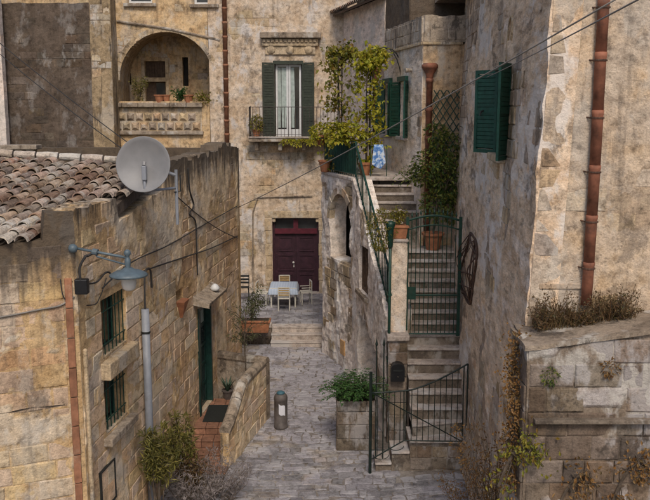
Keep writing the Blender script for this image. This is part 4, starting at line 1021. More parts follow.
# downpipe between the two facades
x_ = ub(226, 70)[0]
for k in range(14):
    za = 12.65-k*.52
    if za < 6.6: break
    MB().tube([fb.pt(x_, za, .12), fb.pt(x_, za-.07, .12), fb.pt(x_, za-.08, .12), fb.pt(x_, za-.51, .12)], [.105, .105, .088, .088], 10).build('pipe_segment', M['clay_duct'], HB, True)
MB().box((-4.3, 33.5, -.2), (3, 40, 12.6)).build('added_core', M['dark'], HB)  # unseen core added to block sky light behind door and balcony window
bevel(MB().box((-4.5, 32.8, 12.7), (1.4, 40, 12.9)).build('roof', M['tile_old'], HB), .03)
# wall conduit near the door
cq = [ub(253, 292), ub(253, 212), ub(258, 197), ub(312, 196)]
MB().tube([fb.pt(a, b, .06) for a, b in cq], .03, 6).build('wall_pipe', M['trim_dark'], HB)

# ------------------------------------------------------------------ loggia house at upper left
HL = thing('loggia_house', 'ochre house with deep arched loggia and carved stone parapet', 'house', (-6.5, 33, 2))
fl = Fr((-9.2, BY+.02), (-4.42, BY+.02), 1)
def ul(px, py): return fl.px(px, py)
c0 = ul(167, 80); r0 = ul(215, 80)[0]-c0[0]; print('loggia', c0, r0, ul(167, 30), ul(167, 103))
zl = ul(167, 102)[1]; top_ = ul(167, 31)[1]
lo = ('arch', c0[0], r0, top_-r0, zl)
w1a, w1b = ul(128, 3), ul(151, -40); w2a, w2b = ul(194, 4), ul(214, -36)
wt = (('rect', w1a[0], w1b[0], w1a[1], w1b[1]), ('rect', w2a[0], w2b[0], w2a[1], w2b[1]))
ml = pmask(61, .8, -.25, -.05, fl)
wlo = wall(fl, HL, 'facade', M['log_wall'], 0, fl.L, 0, 12.7, (lo,)+wt, None, ml, .08, .6, .018, .025)
blocks(fl, wlo, M['back_block'], 0, fl.L, 4, 12.6, .3, .5, (lo,)+wt, ml, None, 60, .014, .012, .5)
for k in range(17):
    a = math.pi*(k+.5)/17; a_ = math.pi/34*.95; vs_ = []
    for d_ in (-.1, .035):
        for r_, q in ((r0*.985, -1), (r0*.985, 1), (r0+.17, 1), (r0+.17, -1)): vs_.append(fl.pt(c0[0]+math.cos(a+q*a_)*r_, lo[3]+math.sin(a+q*a_)*r_, d_))
    MB().add(vs_, [(0, 1, 2, 3), (7, 6, 5, 4), (0, 4, 5, 1), (1, 5, 6, 2), (2, 6, 7, 3), (3, 7, 4, 0)]).build('arch_stone', M['trim'], wlo)
for w_ in wt:
    wn = wbox(fl, HL, 'window', M['glass'], w_[1], w_[2], w_[3], w_[4], -.3, -.25); f = MB()
    for a, b, c_, d_ in ((w_[1], w_[1]+.08, w_[3], w_[4]), (w_[2]-.08, w_[2], w_[3], w_[4]), (w_[1]+.08, w_[2]-.08, w_[3], w_[3]+.08), (w_[1]+.08, w_[2]-.08, w_[4]-.08, w_[4])): mbox(f, fl, a, b, c_, d_, -.25, -.15)
    f.build('frame', M['white'], wn); bevel(wbox(fl, HL, 'window_sill', M['trim_dark'], w_[1]-.15, w_[2]+.15, w_[3]-.14, w_[3]-.01, -.02, .16), .02)
# room behind the arch: floor, vault sides, back wall with its own openings
LD = 2.0
flb = Fr((-9.2, BY+LD), (-4.42, BY+LD), 1)
b1, b2 = flb.px(146, 103), flb.px(165, 61); n1, n2 = flb.px(123, 85), flb.px(131, 73); s1_, s2_ = flb.px(183, 86), flb.px(188, 57)
bops = (('rect', b1[0], b2[0], zl-.1, b2[1]), ('rect', n1[0], n2[0], n1[1], n2[1]), ('rect', s1_[0], s2_[0], s1_[1], s2_[1]))
wlb = wall(flb, HL, 'loggia_back', M['log_wall'], 0, fl.L, zl-.2, 12, bops, None, pmask(63, .8, -.25, -.05, flb), .1, .3, .02, .02)
blocks(flb, wlb, M['back_block'], .3, fl.L-.3, zl, 11.5, .3, .5, bops, pmask(63, .8, -.25, -.05, flb), None, 30, .012)
for o_ in bops[1:]: wbox(flb, HL, 'niche_back', M['dark'], o_[1], o_[2], o_[3], o_[4], -.35, -.3)
dd = wbox(flb, HL, 'loggia_door', M['wood'], b1[0], b2[0], zl-.1, b2[1], -.3, -.22)
zz_ = flb.px(150, 79)[1]
wbox(flb, dd, 'door_lintel', M['trim'], b1[0]-.06, b2[0]+.06, zz_-.1, zz_+.06, -.3, .04)
f = MB()
for k in range(7):
    a = b1[0]+.03+k*(b2[0]-b1[0]-.06)/7; mbox(f, flb, a+.008, a+(b2[0]-b1[0]-.06)/7-.008, zz_+.1, b2[1]-.03, -.22, -.2)
f.build('shutter_boards', M['wood'], dd)
wbox(flb, dd, 'pane', M['glass'], b1[0]+.4, b2[0]-.08, zl, zz_-.15, -.22, -.205)
for a, b in ((b1[0]-.14, b1[0]-.005), (b2[0]+.005, b2[0]+.14)): bevel(wbox(flb, HL, 'door_jamb', M['trim'], a, b, zl-.1, b2[1]+.12, -.05, .05), .015)
mb = MB(); n = 18; NZ = 5
for j in range(NZ+1):
    yv = BY+.55+(LD-.5)*j/NZ
    ring = [(-1.02, -1.2)]+[(math.cos(math.pi*(1-i/n))*1.02, math.sin(math.pi*(1-i/n))*1.02) for i in range(n+1)]+[(1.02, -1.2)]
    for a, b in ring: mb.v.append((fl.p.x+c0[0]+a*r0, yv, lo[3]+b*r0+.008*nz((a*4, yv*3, b*4), 1)))
q = n+3
mb.f = [(j*q+i, (j+1)*q+i, (j+1)*q+i+1, j*q+i+1) for j in range(NZ) for i in range(q-1)]
mb.build('vault', M['log_wall'], HL, True)
MB().box((fl.p.x, BY+.1, zl-.3), (-4.5, BY+LD+.2, zl-.03)).build('loggia_floor', M['step'], HL)
# ledge, carved relief band, lower moulding
for k in range(7):
    a = .25+k*(fl.L-.5)/7; bevel(wbox(fl, HL, 'ledge_stone', M['trim_dark'], a, a+(fl.L-.5)/7-.012, zl-.2, zl-.02, -.5, .24+.01*(k % 2)), .03)
zr0, zr1 = ul(167, 131)[1], zl-.2
bevel(wbox(fl, HL, 'relief_band', M['trim'], .35, fl.L-.3, zr0, zr1, -.02, .06), .01)
for r_ in range(2):
    for k in range(10):
        uu = 1.25+k*.335+(.167 if r_ else 0); zc_ = zr0+.18+r_*.36
        c_ = fl.pt(uu, zc_, .06); mb = MB(); s_ = .145
        mb.add([c_+Vector((-s_, 0, -s_)), c_+Vector((s_, 0, -s_)), c_+Vector((s_, 0, s_)), c_+Vector((-s_, 0, s_)), c_+Vector((-.05, -.1, -.05)), c_+Vector((.05, -.1, -.05)), c_+Vector((.05, -.1, .05)), c_+Vector((-.05, -.1, .05))],
               [(4, 5, 6, 7), (0, 1, 5, 4), (1, 2, 6, 5), (2, 3, 7, 6), (3, 0, 4, 7)])
        if uu < fl.L-.4: mb.build('carved_stone', M['trim_dark'] if (k*3+r_) % 4 == 0 else M['back_block'], HL)
mb = MB(); mb.lathe([(.05, -.5), (.22, -.46), (.3, -.3), (.32, 0), (.3, .3), (.22, .46), (.05, .5)], fl.pt(.75, (zr0+zr1)/2, .05), 12, (1, 0, 0)); mb.build('carved_scroll', M['trim'], HL, True)
bevel(wbox(fl, HL, 'lower_moulding', M['trim_dark'], .2, fl.L-.25, zr0-.14, zr0-.005, -.02, .17), .03)
MB().tube([fl.pt(*ul(117, 21), .05), fl.pt(*ul(170, 29), .05), fl.pt(*ul(220, 40), .05)], .045, 6).build('drip_moulding', M['trim_dark'], HL)
MB().box((-9, BY+2.4, 0), (-4.6, 40, 12.6)).build('added_core', M['dark'], HL)  # unseen core added to block sky light behind the loggia
bevel(MB().box((-9.4, 32.8, 12.7), (-4.5, 40, 12.9)).build('roof', M['tile_old'], HL), .03)

# ------------------------------------------------------------------ dark wall with light buttress, upper left corner
DY = 32.2
HD = thing('dark_wall', 'tall dark blackened masonry wall with pale lime runs at upper left', 'wall', (-10, DY, 2))
dxr = atY(92, 70, DY).x; zt0 = atY(50, 3, DY).z
fd = Fr((-17, DY), (dxr, DY), 1)
mdk = pmask(71, .8, -.2, .1, fd)
wd_ = wall(fd, HD, 'masonry_face', M['dark_wall'], 0, fd.L, 1.5, zt0+.1, (), lambda u: zt0+.05*nz((u, 0, 0), 2), mdk, .1, .5, .02, .02)
blocks(fd, wd_, M['dark_block'], 3, fd.L, 5.5, zt0-.05, .3, .55, (), mdk, None, 110, .016, .014, .5)
fbt = Fr((dxr, DY-.12), (atY(113, 70, DY).x, DY-.12), 1, .03, 8)
wb2 = wall(fbt, HD, 'buttress', M['buttress'], 0, fbt.L, 1.5, zt0+.4, (), None, pmask(73, 1., -.35, -.1, fbt), .08, 1.5, .02)
blocks(fbt, wb2, M['back_block'], .02, fbt.L-.02, 5.5, zt0+.3, .3, .4, (), pmask(73, 1., -.35, -.1, fbt), None, 30, .02)
MB().box((-17, DY+.6, 1), (dxr+.3, 34, zt0-.2)).build('added_core', M['dark'], HD)  # unseen core added behind the masonry face against sky light
# houses above and beside it, just entering the frame
HO = thing('ochre_house', 'strip of ochre house just above the dark wall', 'house', (-11, 34.2, 5))
fo2 = Fr((-20, 34.5), (-9.1, 34.5), 1)
wall(fo2, HO, 'facade', M['log_wall'], 0, fo2.L, 3, 15, (), None, lambda u, z: 1, .3, .4, .02); wbox(fo2, HO, 'roof', M['tile_old'], -.1, fo2.L, 15.0, 15.2, -5, .2)
q = atY(2, 60, 31.6)
HS = thing('pale_building', 'narrow pale building edge beyond the dark wall at far left', 'house', (q.x-1.5, 31.6, 2))
fs_ = Fr((q.x-3, 31.6), (q.x, 31.6), 1)
wall(fs_, HS, 'facade', M['pink_wall'], 0, 3, 3, 14, (), None, lambda u, z: 1, .2, .3, .02)

# ------------------------------------------------------------------ back terrace with steps
TR = thing('terrace_steps', 'three pale stone steps up to the back terrace', 'steps', (-1, 27, 0))
tzs = .64
a, b = atZ(272, 327, tzs), atZ(315, 327, tzs)
for k in range(3):
    zt_ = tzs-.175*k; y0 = a.y-.0-.34*k
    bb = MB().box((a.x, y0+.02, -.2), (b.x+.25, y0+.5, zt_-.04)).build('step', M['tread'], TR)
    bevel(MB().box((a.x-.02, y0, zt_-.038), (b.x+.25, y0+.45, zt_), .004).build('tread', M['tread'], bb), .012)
tfl = kind(MB().box((-4.4, a.y+.44, -.2), (.9, 33.2, tzs-.012)).build('terrace', M['joint']), 'structure')
for j in range(16):
    for i in range(12):
        x = -4.2+i*.42+(.2 if j % 2 else 0); y_ = a.y+.46+j*.32
        if x < .4 and y_ < 32.7: bevel(MB().box((x+.008, y_+.008, tzs-.03), (x+.41, y_+.31, tzs+rr.uniform(-.002, .006))).build('flagstone', M['paver'], tfl), .008, 1)
fk = Fr((-3.6, a.y-.1), (a.x-.02, a.y-.1), 1)
kb = wall(fk, TR, 'retaining_kerb', M['trim_dark'], 0, fk.L, -.2, tzs, (), None, None, .1, .6, .015)
blocks(fk, kb, M['low_block'], .02, fk.L, .05, tzs-.1, .26, .45, (), None, None, 16, .014)
bevel(MB().box((-3.6, a.y-.14, tzs-.002), (a.x-.03, a.y+.5, tzs+.05)).build('kerb_cap', M['tread'], TR), .015)

# ================================================================== objects
def leaf(mb, p, d, up, ln, wd, fold=.25):
    d = Vector(d).normalized(); s_ = d.cross(Vector(up)); s_ = s_.normalized() if s_.length > 1e-4 else d.orthogonal().normalized()
    n_ = s_.cross(d); p = Vector(p); m = p+d*ln*.5
    mb.add([p, m+s_*wd*.5+n_*wd*fold, p+d*ln-n_*ln*.12, m-s_*wd*.5+n_*wd*fold], [(0, 1, 2), (0, 2, 3)])
def rv(r_, s_=1.):
    while True:
        v = Vector((r_.uniform(-1, 1), r_.uniform(-1, 1), r_.uniform(-1, 1)))
        if .05 < v.length < 1: return v*s_
def clump(mb, c, rad, n, ln, wd, r_, flat=.5, shell=.35):
    c = Vector(c); rx = Vector(rad)
    for _ in range(n):
        v = rv(r_); q = v.length; v = v.normalized()*(q*(1-shell)+shell)
        p = c+Vector((v.x*rx.x, v.y*rx.y, v.z*rx.z)); k = 1+.25*nz(p, 5, 2)
        d = (v*.7+rv(r_)*.9+Vector((0, 0, -.25))); leaf(mb, p, d, Vector((0, 0, 1))+rv(r_)*flat, ln*k*r_.uniform(.6, 1.3), wd*k*r_.uniform(.7, 1.2))
def frond(mb, stem, p, d, L_, n, ln, wd, r_, droop=.6):
    p = Vector(p); d = Vector(d).normalized(); pts = [p.copy()]
    for i in range(n):
        t = i/n; dd = (d+Vector((0, 0, -droop*t*t*1.5))).normalized(); p = p+dd*L_/n; pts.append(p.copy())
        s_ = dd.cross(Vector((0, 0, 1))); s_ = s_.normalized() if s_.length > 1e-3 else Vector((1, 0, 0))
        for q in (-1, 1): leaf(mb, p, s_*q*.9+dd*.6+rv(r_, .25), (0, 0, 1), ln*(1.1-.6*t)*r_.uniform(.8, 1.2), wd*(1.1-.5*t))
    leaf(mb, p, dd, (0, 0, 1), ln, wd)
    if stem is not None: stem.tube([pts[0], pts[len(pts)//2], pts[-1]], [.006, .004, .002], 4, False)
def pot(name, loc, r_, h, parent=None, mat='clay', label=None, rim=True):
    prof = [(r_*.62, 0), (r_*.95, h*.86), (r_*1.08, h*.86), (r_*1.1, h), (r_*.96, h), (r_*.9, h*.9), (.0, h*.88)]
    o = MB().lathe(prof, loc, 16).build(name, M[mat], parent); return o

# ---- wall lamp
lc = Vector((C.x+.02, C.y-.04))
q0 = Vector((*lc, 0)); q0.z = atY(76, 248, 12.88).z
WLP = thing('wall_lamp', 'blue grey enamel street lamp on bracket arm of stone house corner', 'lamp', q0)
tip = atY(127.5, 258, 12.72)
MB().lathe([(.02, -.07), (.055, -.055), (.07, -.02), (.07, .015), (.05, .05), (.02, .065)], q0+Vector((-.03, -.03, 0)), 14, (1, -.1, -.1)).build('wall_plate', M['lampgrey'], WLP, True)
MB().tube([q0, tip+Vector((.02, 0, 0))], .021, 8).build('arm', M['lampgrey'], WLP, True)
br = q0.lerp(tip, .38)
MB().tube([br+Vector((0, 0, -.02)), br+Vector((.02, 0, -.07)), tip+Vector((0, 0, -.11))], .014, 8).build('brace', M['lampgrey'], WLP, True)
MB().lathe([(.05, -.04), (.05, .04)], br, 10, tip-q0).build('clamp', M['lampgrey'], WLP)
MB().lathe([(.035, -.3), (.045, -.2), (.03, -.17), (.045, -.1), (.045, -.02), (.03, .0), (.03, .03), (.055, .06), (.05, .1), (.02, .13)], tip, 12).build('finial', M['lampgrey'], WLP, True)
sc_ = atY(128.5, 274, 12.72)
MB().lathe([(.06, .10), (.10, .07), (.20, .045), (.285, -.0), (.29, -.03), (.275, -.03), (.19, .02), (.08, .04)], sc_, 24).build('lamp_shade', M['lampgrey'], WLP, True)
MB().lathe([(.09, .03), (.115, -.03), (.115, -.14), (.10, -.22), (.05, -.26), (.0, -.265)][::-1], sc_+Vector((0, 0, .0)), 16).build('globe', M['globe'], WLP, True)
jb = atY(81, 287, 12.78)
jbx = bevel(MB().box((jb.x-.1, jb.y-.02, jb.z-.12), (jb.x+.1, jb.y+.12, jb.z+.12)).build('junction_box', M['mail'], None, False, (jb.x, jb.y, jb.z)), .02)
tag(jbx, 'black junction box on stone house corner under the lamp arm', 'junction box')
def cable(name, label, pts, r_, mat='cable', group=None, sag=0., n=12, smooth=True):
    P = [Vector(p) for p in pts]; out = []
    for a, b in zip(P, P[1:]):
        for i in range(n): t = i/n; out.append(a.lerp(b, t)+Vector((0, 0, -4*sag*t*(1-t))))
    out.append(P[-1]); o = MB().tube(out, r_, 5).build(name, M[mat], None, smooth, tuple(P[0])); tag(o, label, 'cable', group); return o
def bez(P, n=10):
    P = [Vector(p) for p in P]; P = [P[0]]+P+[P[-1]]; out = []
    for i in range(1, len(P)-2):
        for k in range(n):
            t = k/n; a, b, c, d = P[i-1:i+3]
            out.append(.5*((2*b)+(c-a)*t+(2*a-5*b+4*c-d)*t*t+(3*b-a-3*c+d)*t*t*t))
    return out+[P[-2]]
cable('lamp_cable', 'curved dark cable from junction box up to the lamp arm', bez([jb+Vector((0, 0, .1)), jb+Vector((.0, -.02, .3)), jb+Vector((.1, -.03, .48)), br+Vector((-.12, 0, -.06)), br]), .022, n=1)
# ---- cables on the walls
def onA(px, py, d=.04): u, z = fa.px(px, py); return fa.pt(u, z, d)
def onF(px, py, d=.03): u, z = ff.px(px, py); return ff.pt(u, z, d)
cable('wall_cable', 'black cable running along the alley wall past the lamp to far corner', bez([onF(70, 281), onA(92, 283), onA(105, 272), onA(118, 279), onA(150, 268), onA(180, 258), onA(210, 248), onA(236, 236)]), .016, n=1)
cable('wall_cable', 'second dark cable climbing from window head to the far corner', bez([onA(100, 288), onA(130, 262), onA(165, 246), onA(200, 226), onA(236, 206)]), .014, n=1)
cable('wall_cable', 'looped vertical cable hanging down the parapet beside the dish', bez([onA(186, 168), onA(188, 190), onA(192, 205), onA(188, 214), onA(194, 222), onA(195, 245), onA(196, 275)]), .018, n=1)
cable('wall_cable', 'grey conduit crossing the front wall left of the clay duct', bez([onF(-20, 320), onF(10, 315), onF(40, 309), onF(60, 305), onF(74, 296)]), .016, 'cable_l', n=1)
cable('wall_cable', 'thin wire looping under the junction box', bez([onF(60, 279), onF(66, 300), onA(90, 305), onA(98, 296), onA(104, 278)]), .009, n=1)
cable('wall_cable', 'black cable hanging across from the parapet to the far corner', [onA(176, 197), onA(236, 238, .06)], .012, sag=.12)
# ---- grey conduit with hooked cable
cz, cu_ = fa.px(140, 309)[1], fa.px(140, 309)[0]
GP = thing('grey_conduit', 'tall grey plastic conduit standing against alley wall behind lamp', 'conduit', fa.pt(cu_, 0, .1))
MB().tube([fa.pt(cu_, -.1, .10), fa.pt(cu_, cz, .10)], .075, 14).build('tube', M['poleg'], GP, True)
for zz in (cz-.45, 1.6): MB().lathe([(.078, -.02), (.088, -.015), (.088, .015), (.078, .02)], fa.pt(cu_, zz, .10), 14).build('clamp', M['iron'], GP)
MB().tube(bez([fa.pt(cu_, cz-.05, .1), fa.pt(cu_+.02, cz+.5, .1), fa.pt(cu_+.12, cz+.72, .1), fa.pt(cu_+.4, cz+.68, .09), fa.pt(cu_+.55, cz+.3, .06)]), .02, 6).build('cable_hook', M['cable'], GP)

# ---- satellite dish
dc = atY(145.5, 165, 15.2)
SD = thing('satellite_dish', 'large grey satellite dish above the tiled roof edge', 'satellite dish', dc+Vector((.35, .25, -1.0)))
ax = Vector((-.12, -1, .16)).normalized()
mb = MB(); rD = .485
prof = [(rD*i/8, .14*(i/8)**2) for i in range(1, 9)]; prof = [(.01, 0)]+prof
back = [(r_-.006, z-.018) for r_, z in prof][::-1]
mb.lathe(prof+[(rD+.012, .14), (rD+.012, .122)]+back, dc, 32, ax); mb.build('reflector', M['dish'], SD, True)
f_ = dc+ax*.30+Vector((0, 0, -.24))
cx_ = dc+ax*.03
bevel(MB().box((dc.x-.035, dc.y-.2, dc.z-.26), (dc.x+.045, dc.y-.1, dc.z+.0)).build('feed_horn', M['poleg'], SD), .015); MB().tube([dc+Vector((.005, -.15, .0)), dc+Vector((.005, -.12, .06))], .035, 10).build('feed_cap', M['dish'], SD)
MB().tube([dc+Vector((.005, -.15, -.2)), dc+Vector((.005, -.16, -.42)), dc+Vector((.05, -.14, -.45)), dc+Vector((.5, .22, -.43))], .024, 8).build('feed_arm', M['poleg'], SD, True)
MB().tube([dc+Vector((.5, .22, -.1)), dc+Vector((.5, .22, -1.1))], .03, 8).build('mast', M['poleg'], SD)
MB().tube([dc+Vector((.47, .14, -.5)), dc+Vector((.56, .3, -.5)), dc+Vector((.56, .3, -.2))], .012, 6).build('clamp_bolt', M['iron'], SD)
MB().tube([dc+Vector((.0, .08, -.02)), dc+Vector((.5, .22, -.2))], .03, 8).build('back_bracket', M['poleg'], SD)

# ---- bollard with paper notice
bp = atZ(281, 427.5, gz(-1.1, 20.2)+.01)
BO = thing('bollard', 'grey brown cylindrical bollard with teal cap and white paper notice', 'bollard', bp)
MB().lathe([(.17, 0), (.175, .02), (.175, .06), (.165, .07), (.165, .72), (.172, .73), (.172, .79), (.15, .86), (.10, .90)], bp, 20).build('post', M['bollard'], BO, True)
MB().lathe([(.11, .895), (.10, .93), (.05, .955), (.0, .96)], bp, 16).build('cap', M['teal'], BO, True)
pn = MB(); n = 8
for j in range(2):
    for i in range(n+1):
        a = -math.pi*.5+(-.25+.95*i/n); pn.v.append((bp.x+math.cos(a)*.172, bp.y+math.sin(a)*.172, bp.z+.42+.26*j-.02*math.sin(i*.7)-.01*i))
pn.f = [(i, i+1, n+2+i, n+1+i) for i in range(n)]; pn.build('paper_notice', M['paper'], BO)

# ---- table and chairs on the back terrace
tz = .65; tc = atZ(284, 304, tz)
TB = thing('garden_table', 'small table under blue cloth before the aubergine door', 'table', (tc.x, tc.y, tz))
TW, TD = .52, .62
for sx in (-1, 1):
    for sy in (-1, 1): MB().box((tc.x+sx*(TW-.08)-.025, tc.y+sy*(TD-.1)-.025, tz), (tc.x+sx*(TW-.08)+.025, tc.y+sy*(TD-.1)+.025, tz+.70)).build('leg', M['chairwhite'], TB)
bevel(MB().box((tc.x-TW+.02, tc.y-TD+.02, tz+.7), (tc.x+TW-.02, tc.y+TD-.02, tz+.735)).build('tabletop', M['chairwhite'], TB), .01)
cl = MB(); NXc = 16
def clv(i, j):
    x = -1+2*i/NXc; y_ = -1+2*j/NXc; e = max(abs(x), abs(y_)); k = .8
    if e <= k: return (tc.x+x/k*TW*1.0, tc.y+y_/k*TD, tz+.742)
    xx = max(-k, min(k, x)); yc = max(-k, min(k, y_)); dr_ = (e-k)/(1-k)
    return (tc.x+xx/k*TW+(x-xx)*.15+.01*math.sin(j*2.1)*(abs(x) > k), tc.y+yc/k*TD+(y_-yc)*.15+.01*math.sin(i*2.1)*(abs(y_) > k), tz+.742-.24*dr_)
cl.v = [clv(i, j) for j in range(NXc+1) for i in range(NXc+1)]
cl.f = [(j*(NXc+1)+i, j*(NXc+1)+i+1, (j+1)*(NXc+1)+i+1, (j+1)*(NXc+1)+i) for j in range(NXc) for i in range(NXc)]
co = cl.build('tablecloth', M['cloth'], None, True, (tc.x, tc.y, tz+.74)); tag(co, 'pale blue striped cloth draped over the garden table', 'tablecloth')
def chair(px_, py_, rot, label):
    ch = thing('garden_chair', label, 'chair', (px_, py_, tz), 'chairs round the garden table')
    Rm = Matrix.Rotation(rot, 3, 'Z'); L = Vector((px_, py_, tz))
    def b(name, a, c, mat):
        mb = MB().box(a, c); mb.v = [tuple(L+Rm @ Vector(v)) for v in mb.v]; bevel(mb.build(name, M[mat], ch), .006, 1)
    for sx in (-.2, .2):
        b('leg', (sx-.018, -.2, 0), (sx+.018, -.165, .44), 'chairwhite'); b('back_leg', (sx-.018, .17, 0), (sx+.018, .205, .88), 'chairwhite')
        b('armrest', (sx-.022, -.19, .62), (sx+.022, .17, .645), 'chairwhite')
    b('seat', (-.22, -.21, .44), (.22, .21, .475), 'chairwhite')
    for k in range(4): b('back_slat', (-.18, .178, .56+k*.085), (.18, .198, .62+k*.085), 'lightwood')
    b('back_rail', (-.182, .17, .845), (.182, .205, .885), 'chairwhite')
chair(tc.x+.05, tc.y-.92, math.pi, 'cream garden chair with its back to the alley steps')
chair(tc.x-.03, tc.y+.95, 0, 'cream slatted chair between blue table and aubergine door')
chair(tc.x+.82, tc.y+.1, -math.pi/2+.2, 'cream garden chair at right side of blue table')
chair(tc.x-.80, tc.y-.1, math.pi/2-.15, 'cream garden chair at left side of blue table')
# folded metal rack behind the wall corner
rk = atZ(243, 300, tz)
RK = thing('metal_rack', 'black folding metal chair beside back wall left of table', 'chair', rk)
for k in range(2):
    x = rk.x-.22+k*.44
    MB().tube([(x, rk.y-.15, tz), (x, rk.y+.12, tz+.5), (x, rk.y+.2, tz+.95)], .018, 6).build('frame_leg', M['iron'], RK); MB().tube([(x, rk.y+.2, tz), (x, rk.y-.15, tz+.5)], .018, 6).build('frame_leg', M['iron'], RK)
for k in range(5): MB().box((rk.x-.23, rk.y-.16+k*.07, tz+.49), (rk.x+.23, rk.y-.11+k*.07, tz+.51)).build('seat_slat', M['iron'], RK)
for k in range(3): MB().box((rk.x-.23, rk.y+.14+k*.025, tz+.62+k*.12), (rk.x+.23, rk.y+.16+k*.025, tz+.69+k*.12)).build('back_slat', M['iron'], RK)

# ---- plants helper
def plant(name, label, base, build_fn, leafm, cat='plant', group=None, seed=1):
    t = thing(name, label, cat, base, group); r_ = random.Random(seed); mb, st = MB(), MB(); build_fn(mb, st, Vector(base), r_)
    if st.v: st.build('stem', M['bark'], t)
    mb.build('foliage', M[leafm], t); return t
# clay trough and its plant on the kerb
kp = atZ(254, 333, tzs+.05); kp.y += .12
tr = MB(); x0, x1 = kp.x-.52, kp.x+.52
tr.add([(x0+.06, kp.y-.14, kp.z), (x1-.06, kp.y-.14, kp.z), (x1-.06, kp.y+.16, kp.z), (x0+.06, kp.y+.16, kp.z), (x0, kp.y-.2, kp.z+.4), (x1, kp.y-.2, kp.z+.4), (x1, kp.y+.22, kp.z+.4), (x0, kp.y+.22, kp.z+.4)], [(3, 2, 1, 0), (4, 5, 6, 7), (0, 1, 5, 4), (1, 2, 6, 5), (2, 3, 7, 6), (3, 0, 4, 7)])
TP = thing('trough_planter', 'long terracotta trough on the kerb left of the back steps', 'planter', kp)
bevel(tr.build('trough', M['clay'], TP), .02); bevel(MB().box((x0-.025, kp.y-.225, kp.z+.36), (x1+.025, kp.y+.245, kp.z+.42)).build('rim', M['clay'], TP), .015)
MB().box((x0+.03, kp.y-.17, kp.z+.4), (x1-.03, kp.y+.19, kp.z+.425)).build('soil', M['soil'], TP)
def bushy(h, rad, n, ln, wd, ns=7, lean=(0, 0)):
    def f(mb, st, b, r_):
        for k in range(ns):
            a = r_.uniform(0, 6.28); q = r_.uniform(.2, 1); t = b+Vector((math.cos(a)*rad*q+lean[0], math.sin(a)*rad*q+lean[1], h*r_.uniform(.55, 1)))
            m_ = b.lerp(t, .5)+Vector((0, 0, h*.12)); st.tube([b, m_, t], [.012, .008, .004], 5)
            for w_ in range(n//ns):
                s_ = r_.random()**.6; p = (b.lerp(m_, s_*2) if s_ < .5 else m_.lerp(t, s_*2-1))+rv(r_, rad*.38)
                leaf(mb, p, rv(r_)+Vector((math.cos(a)*.5, math.sin(a)*.5, .2)), Vector((0, 0, 1))+rv(r_, .7), ln*r_.uniform(.6, 1.3), wd*r_.uniform(.7, 1.2))
    return f
plant('trough_shrub', 'grey green shrub growing from the terracotta trough', (kp.x-.1, kp.y, kp.z+.42), bushy(1.1, .5, 700, .09, .035, 9), 'leaf_olive', 'shrub', None, 2)
# potted olive tree on the landing
op_ = Vector((-2.02, 20.55, LZ))
PT = thing('olive_pot', 'round terracotta pot in the doorstep corner holding thin tree', 'pot', op_); 
MB().lathe([(.13, 0), (.2, .3), (.235, .3), (.24, .37), (.2, .37), (.19, .33), (0, .32)], op_, 16).build('pot', M['clay'], PT, True)
def olive(mb, st, b, r_):
    p = [b, b+Vector((.03, -.02, .7)), b+Vector((.0, .0, 1.3)), b+Vector((.06, .02, 1.9))]; st.tube(bez(p, 5), .016, 6)
    for k in range(24):
        z = r_.uniform(1.0, 2.05); a = r_.uniform(0, 6.28); s_ = b+Vector((.03, 0, z)); L_ = r_.uniform(.3, .62); e = s_+Vector((math.cos(a)*L_, math.sin(a)*L_, r_.uniform(-.05, .4))); st.tube([s_, s_.lerp(e, .5)+Vector((0, 0, .06)), e], [.008, .006, .003], 4)
        for w_ in range(22): q = r_.uniform(.25, 1.05); leaf(mb, s_.lerp(e, q)+rv(r_, .06), (e-s_)*.6+rv(r_), (0, 0, 1), .085*r_.uniform(.7, 1.3), .024)
plant('olive_tree', 'slender olive sapling rising above the stone doorstep parapet', op_+Vector((0, 0, .33)), olive, 'leaf_olive', 'tree', None, 5)
def aloe(mb, st, b, r_):
    for k in range(13):
        a = k*2.4; d = Vector((math.cos(a)*.5, math.sin(a)*.5, .8)); s_ = d.cross(Vector((0, 0, 1))).normalized(); L_ = r_.uniform(.35, .55)
        mb.add([b+s_*.03, b-s_*.03, b+d*L_*.55-s_*.025, b+d*L_*.55+s_*.025, b+d*L_+Vector((0, 0, -.04))], [(0, 1, 2, 3), (3, 2, 4)])
ap = Vector((-2.5, 20.9, LZ))
pt2 = pot('aloe_pot', ap, .14, .24, None, 'bollard'); tag(pt2, 'small dark pot with aloe near the green door', 'pot')
plant('aloe', 'spiky blue green aloe in a small dark pot on the landing', ap+Vector((0, 0, .2)), aloe, 'leaf_aloe', 'plant', None, 6)
# shrubs against the left wall
def spiky(h, ns, ln, wd, spread):
    def f(mb, st, b, r_):
        for k in range(ns):
            a = r_.uniform(0, 6.28); q = r_.uniform(.1, 1)*spread; hh = h*r_.uniform(.5, 1); t = b+Vector((math.cos(a)*q, math.sin(a)*q*.8, hh)); m_ = b.lerp(t, .5)+Vector((-.04, 0, .1)); st.tube([b+rv(r_, .08)*1., m_, t], [.014, .01, .006], 5)
            for wl_ in range(3):
                c_ = [t, m_.lerp(t, .72), m_.lerp(t, .4)][wl_]
                for w_ in range(26): leaf(mb, c_+rv(r_, .08), rv(r_)+Vector((0, 0, .35)), Vector((0, 0, 1))+rv(r_, .5), ln*r_.uniform(.7, 1.25), wd*r_.uniform(.8, 1.2))
    return f
b1_ = atZ(143, 500, 0); b2_ = atZ(172, 487, 0)
plant('oleander_shrub', 'tall yellow green leafy shrub at base of grey conduit', (LW(15.1)+.42, 15.1, 0), spiky(2.05, 13, .16, .032, .4), 'leaf_yel', 'shrub', 'shrubs along the left wall', 8)
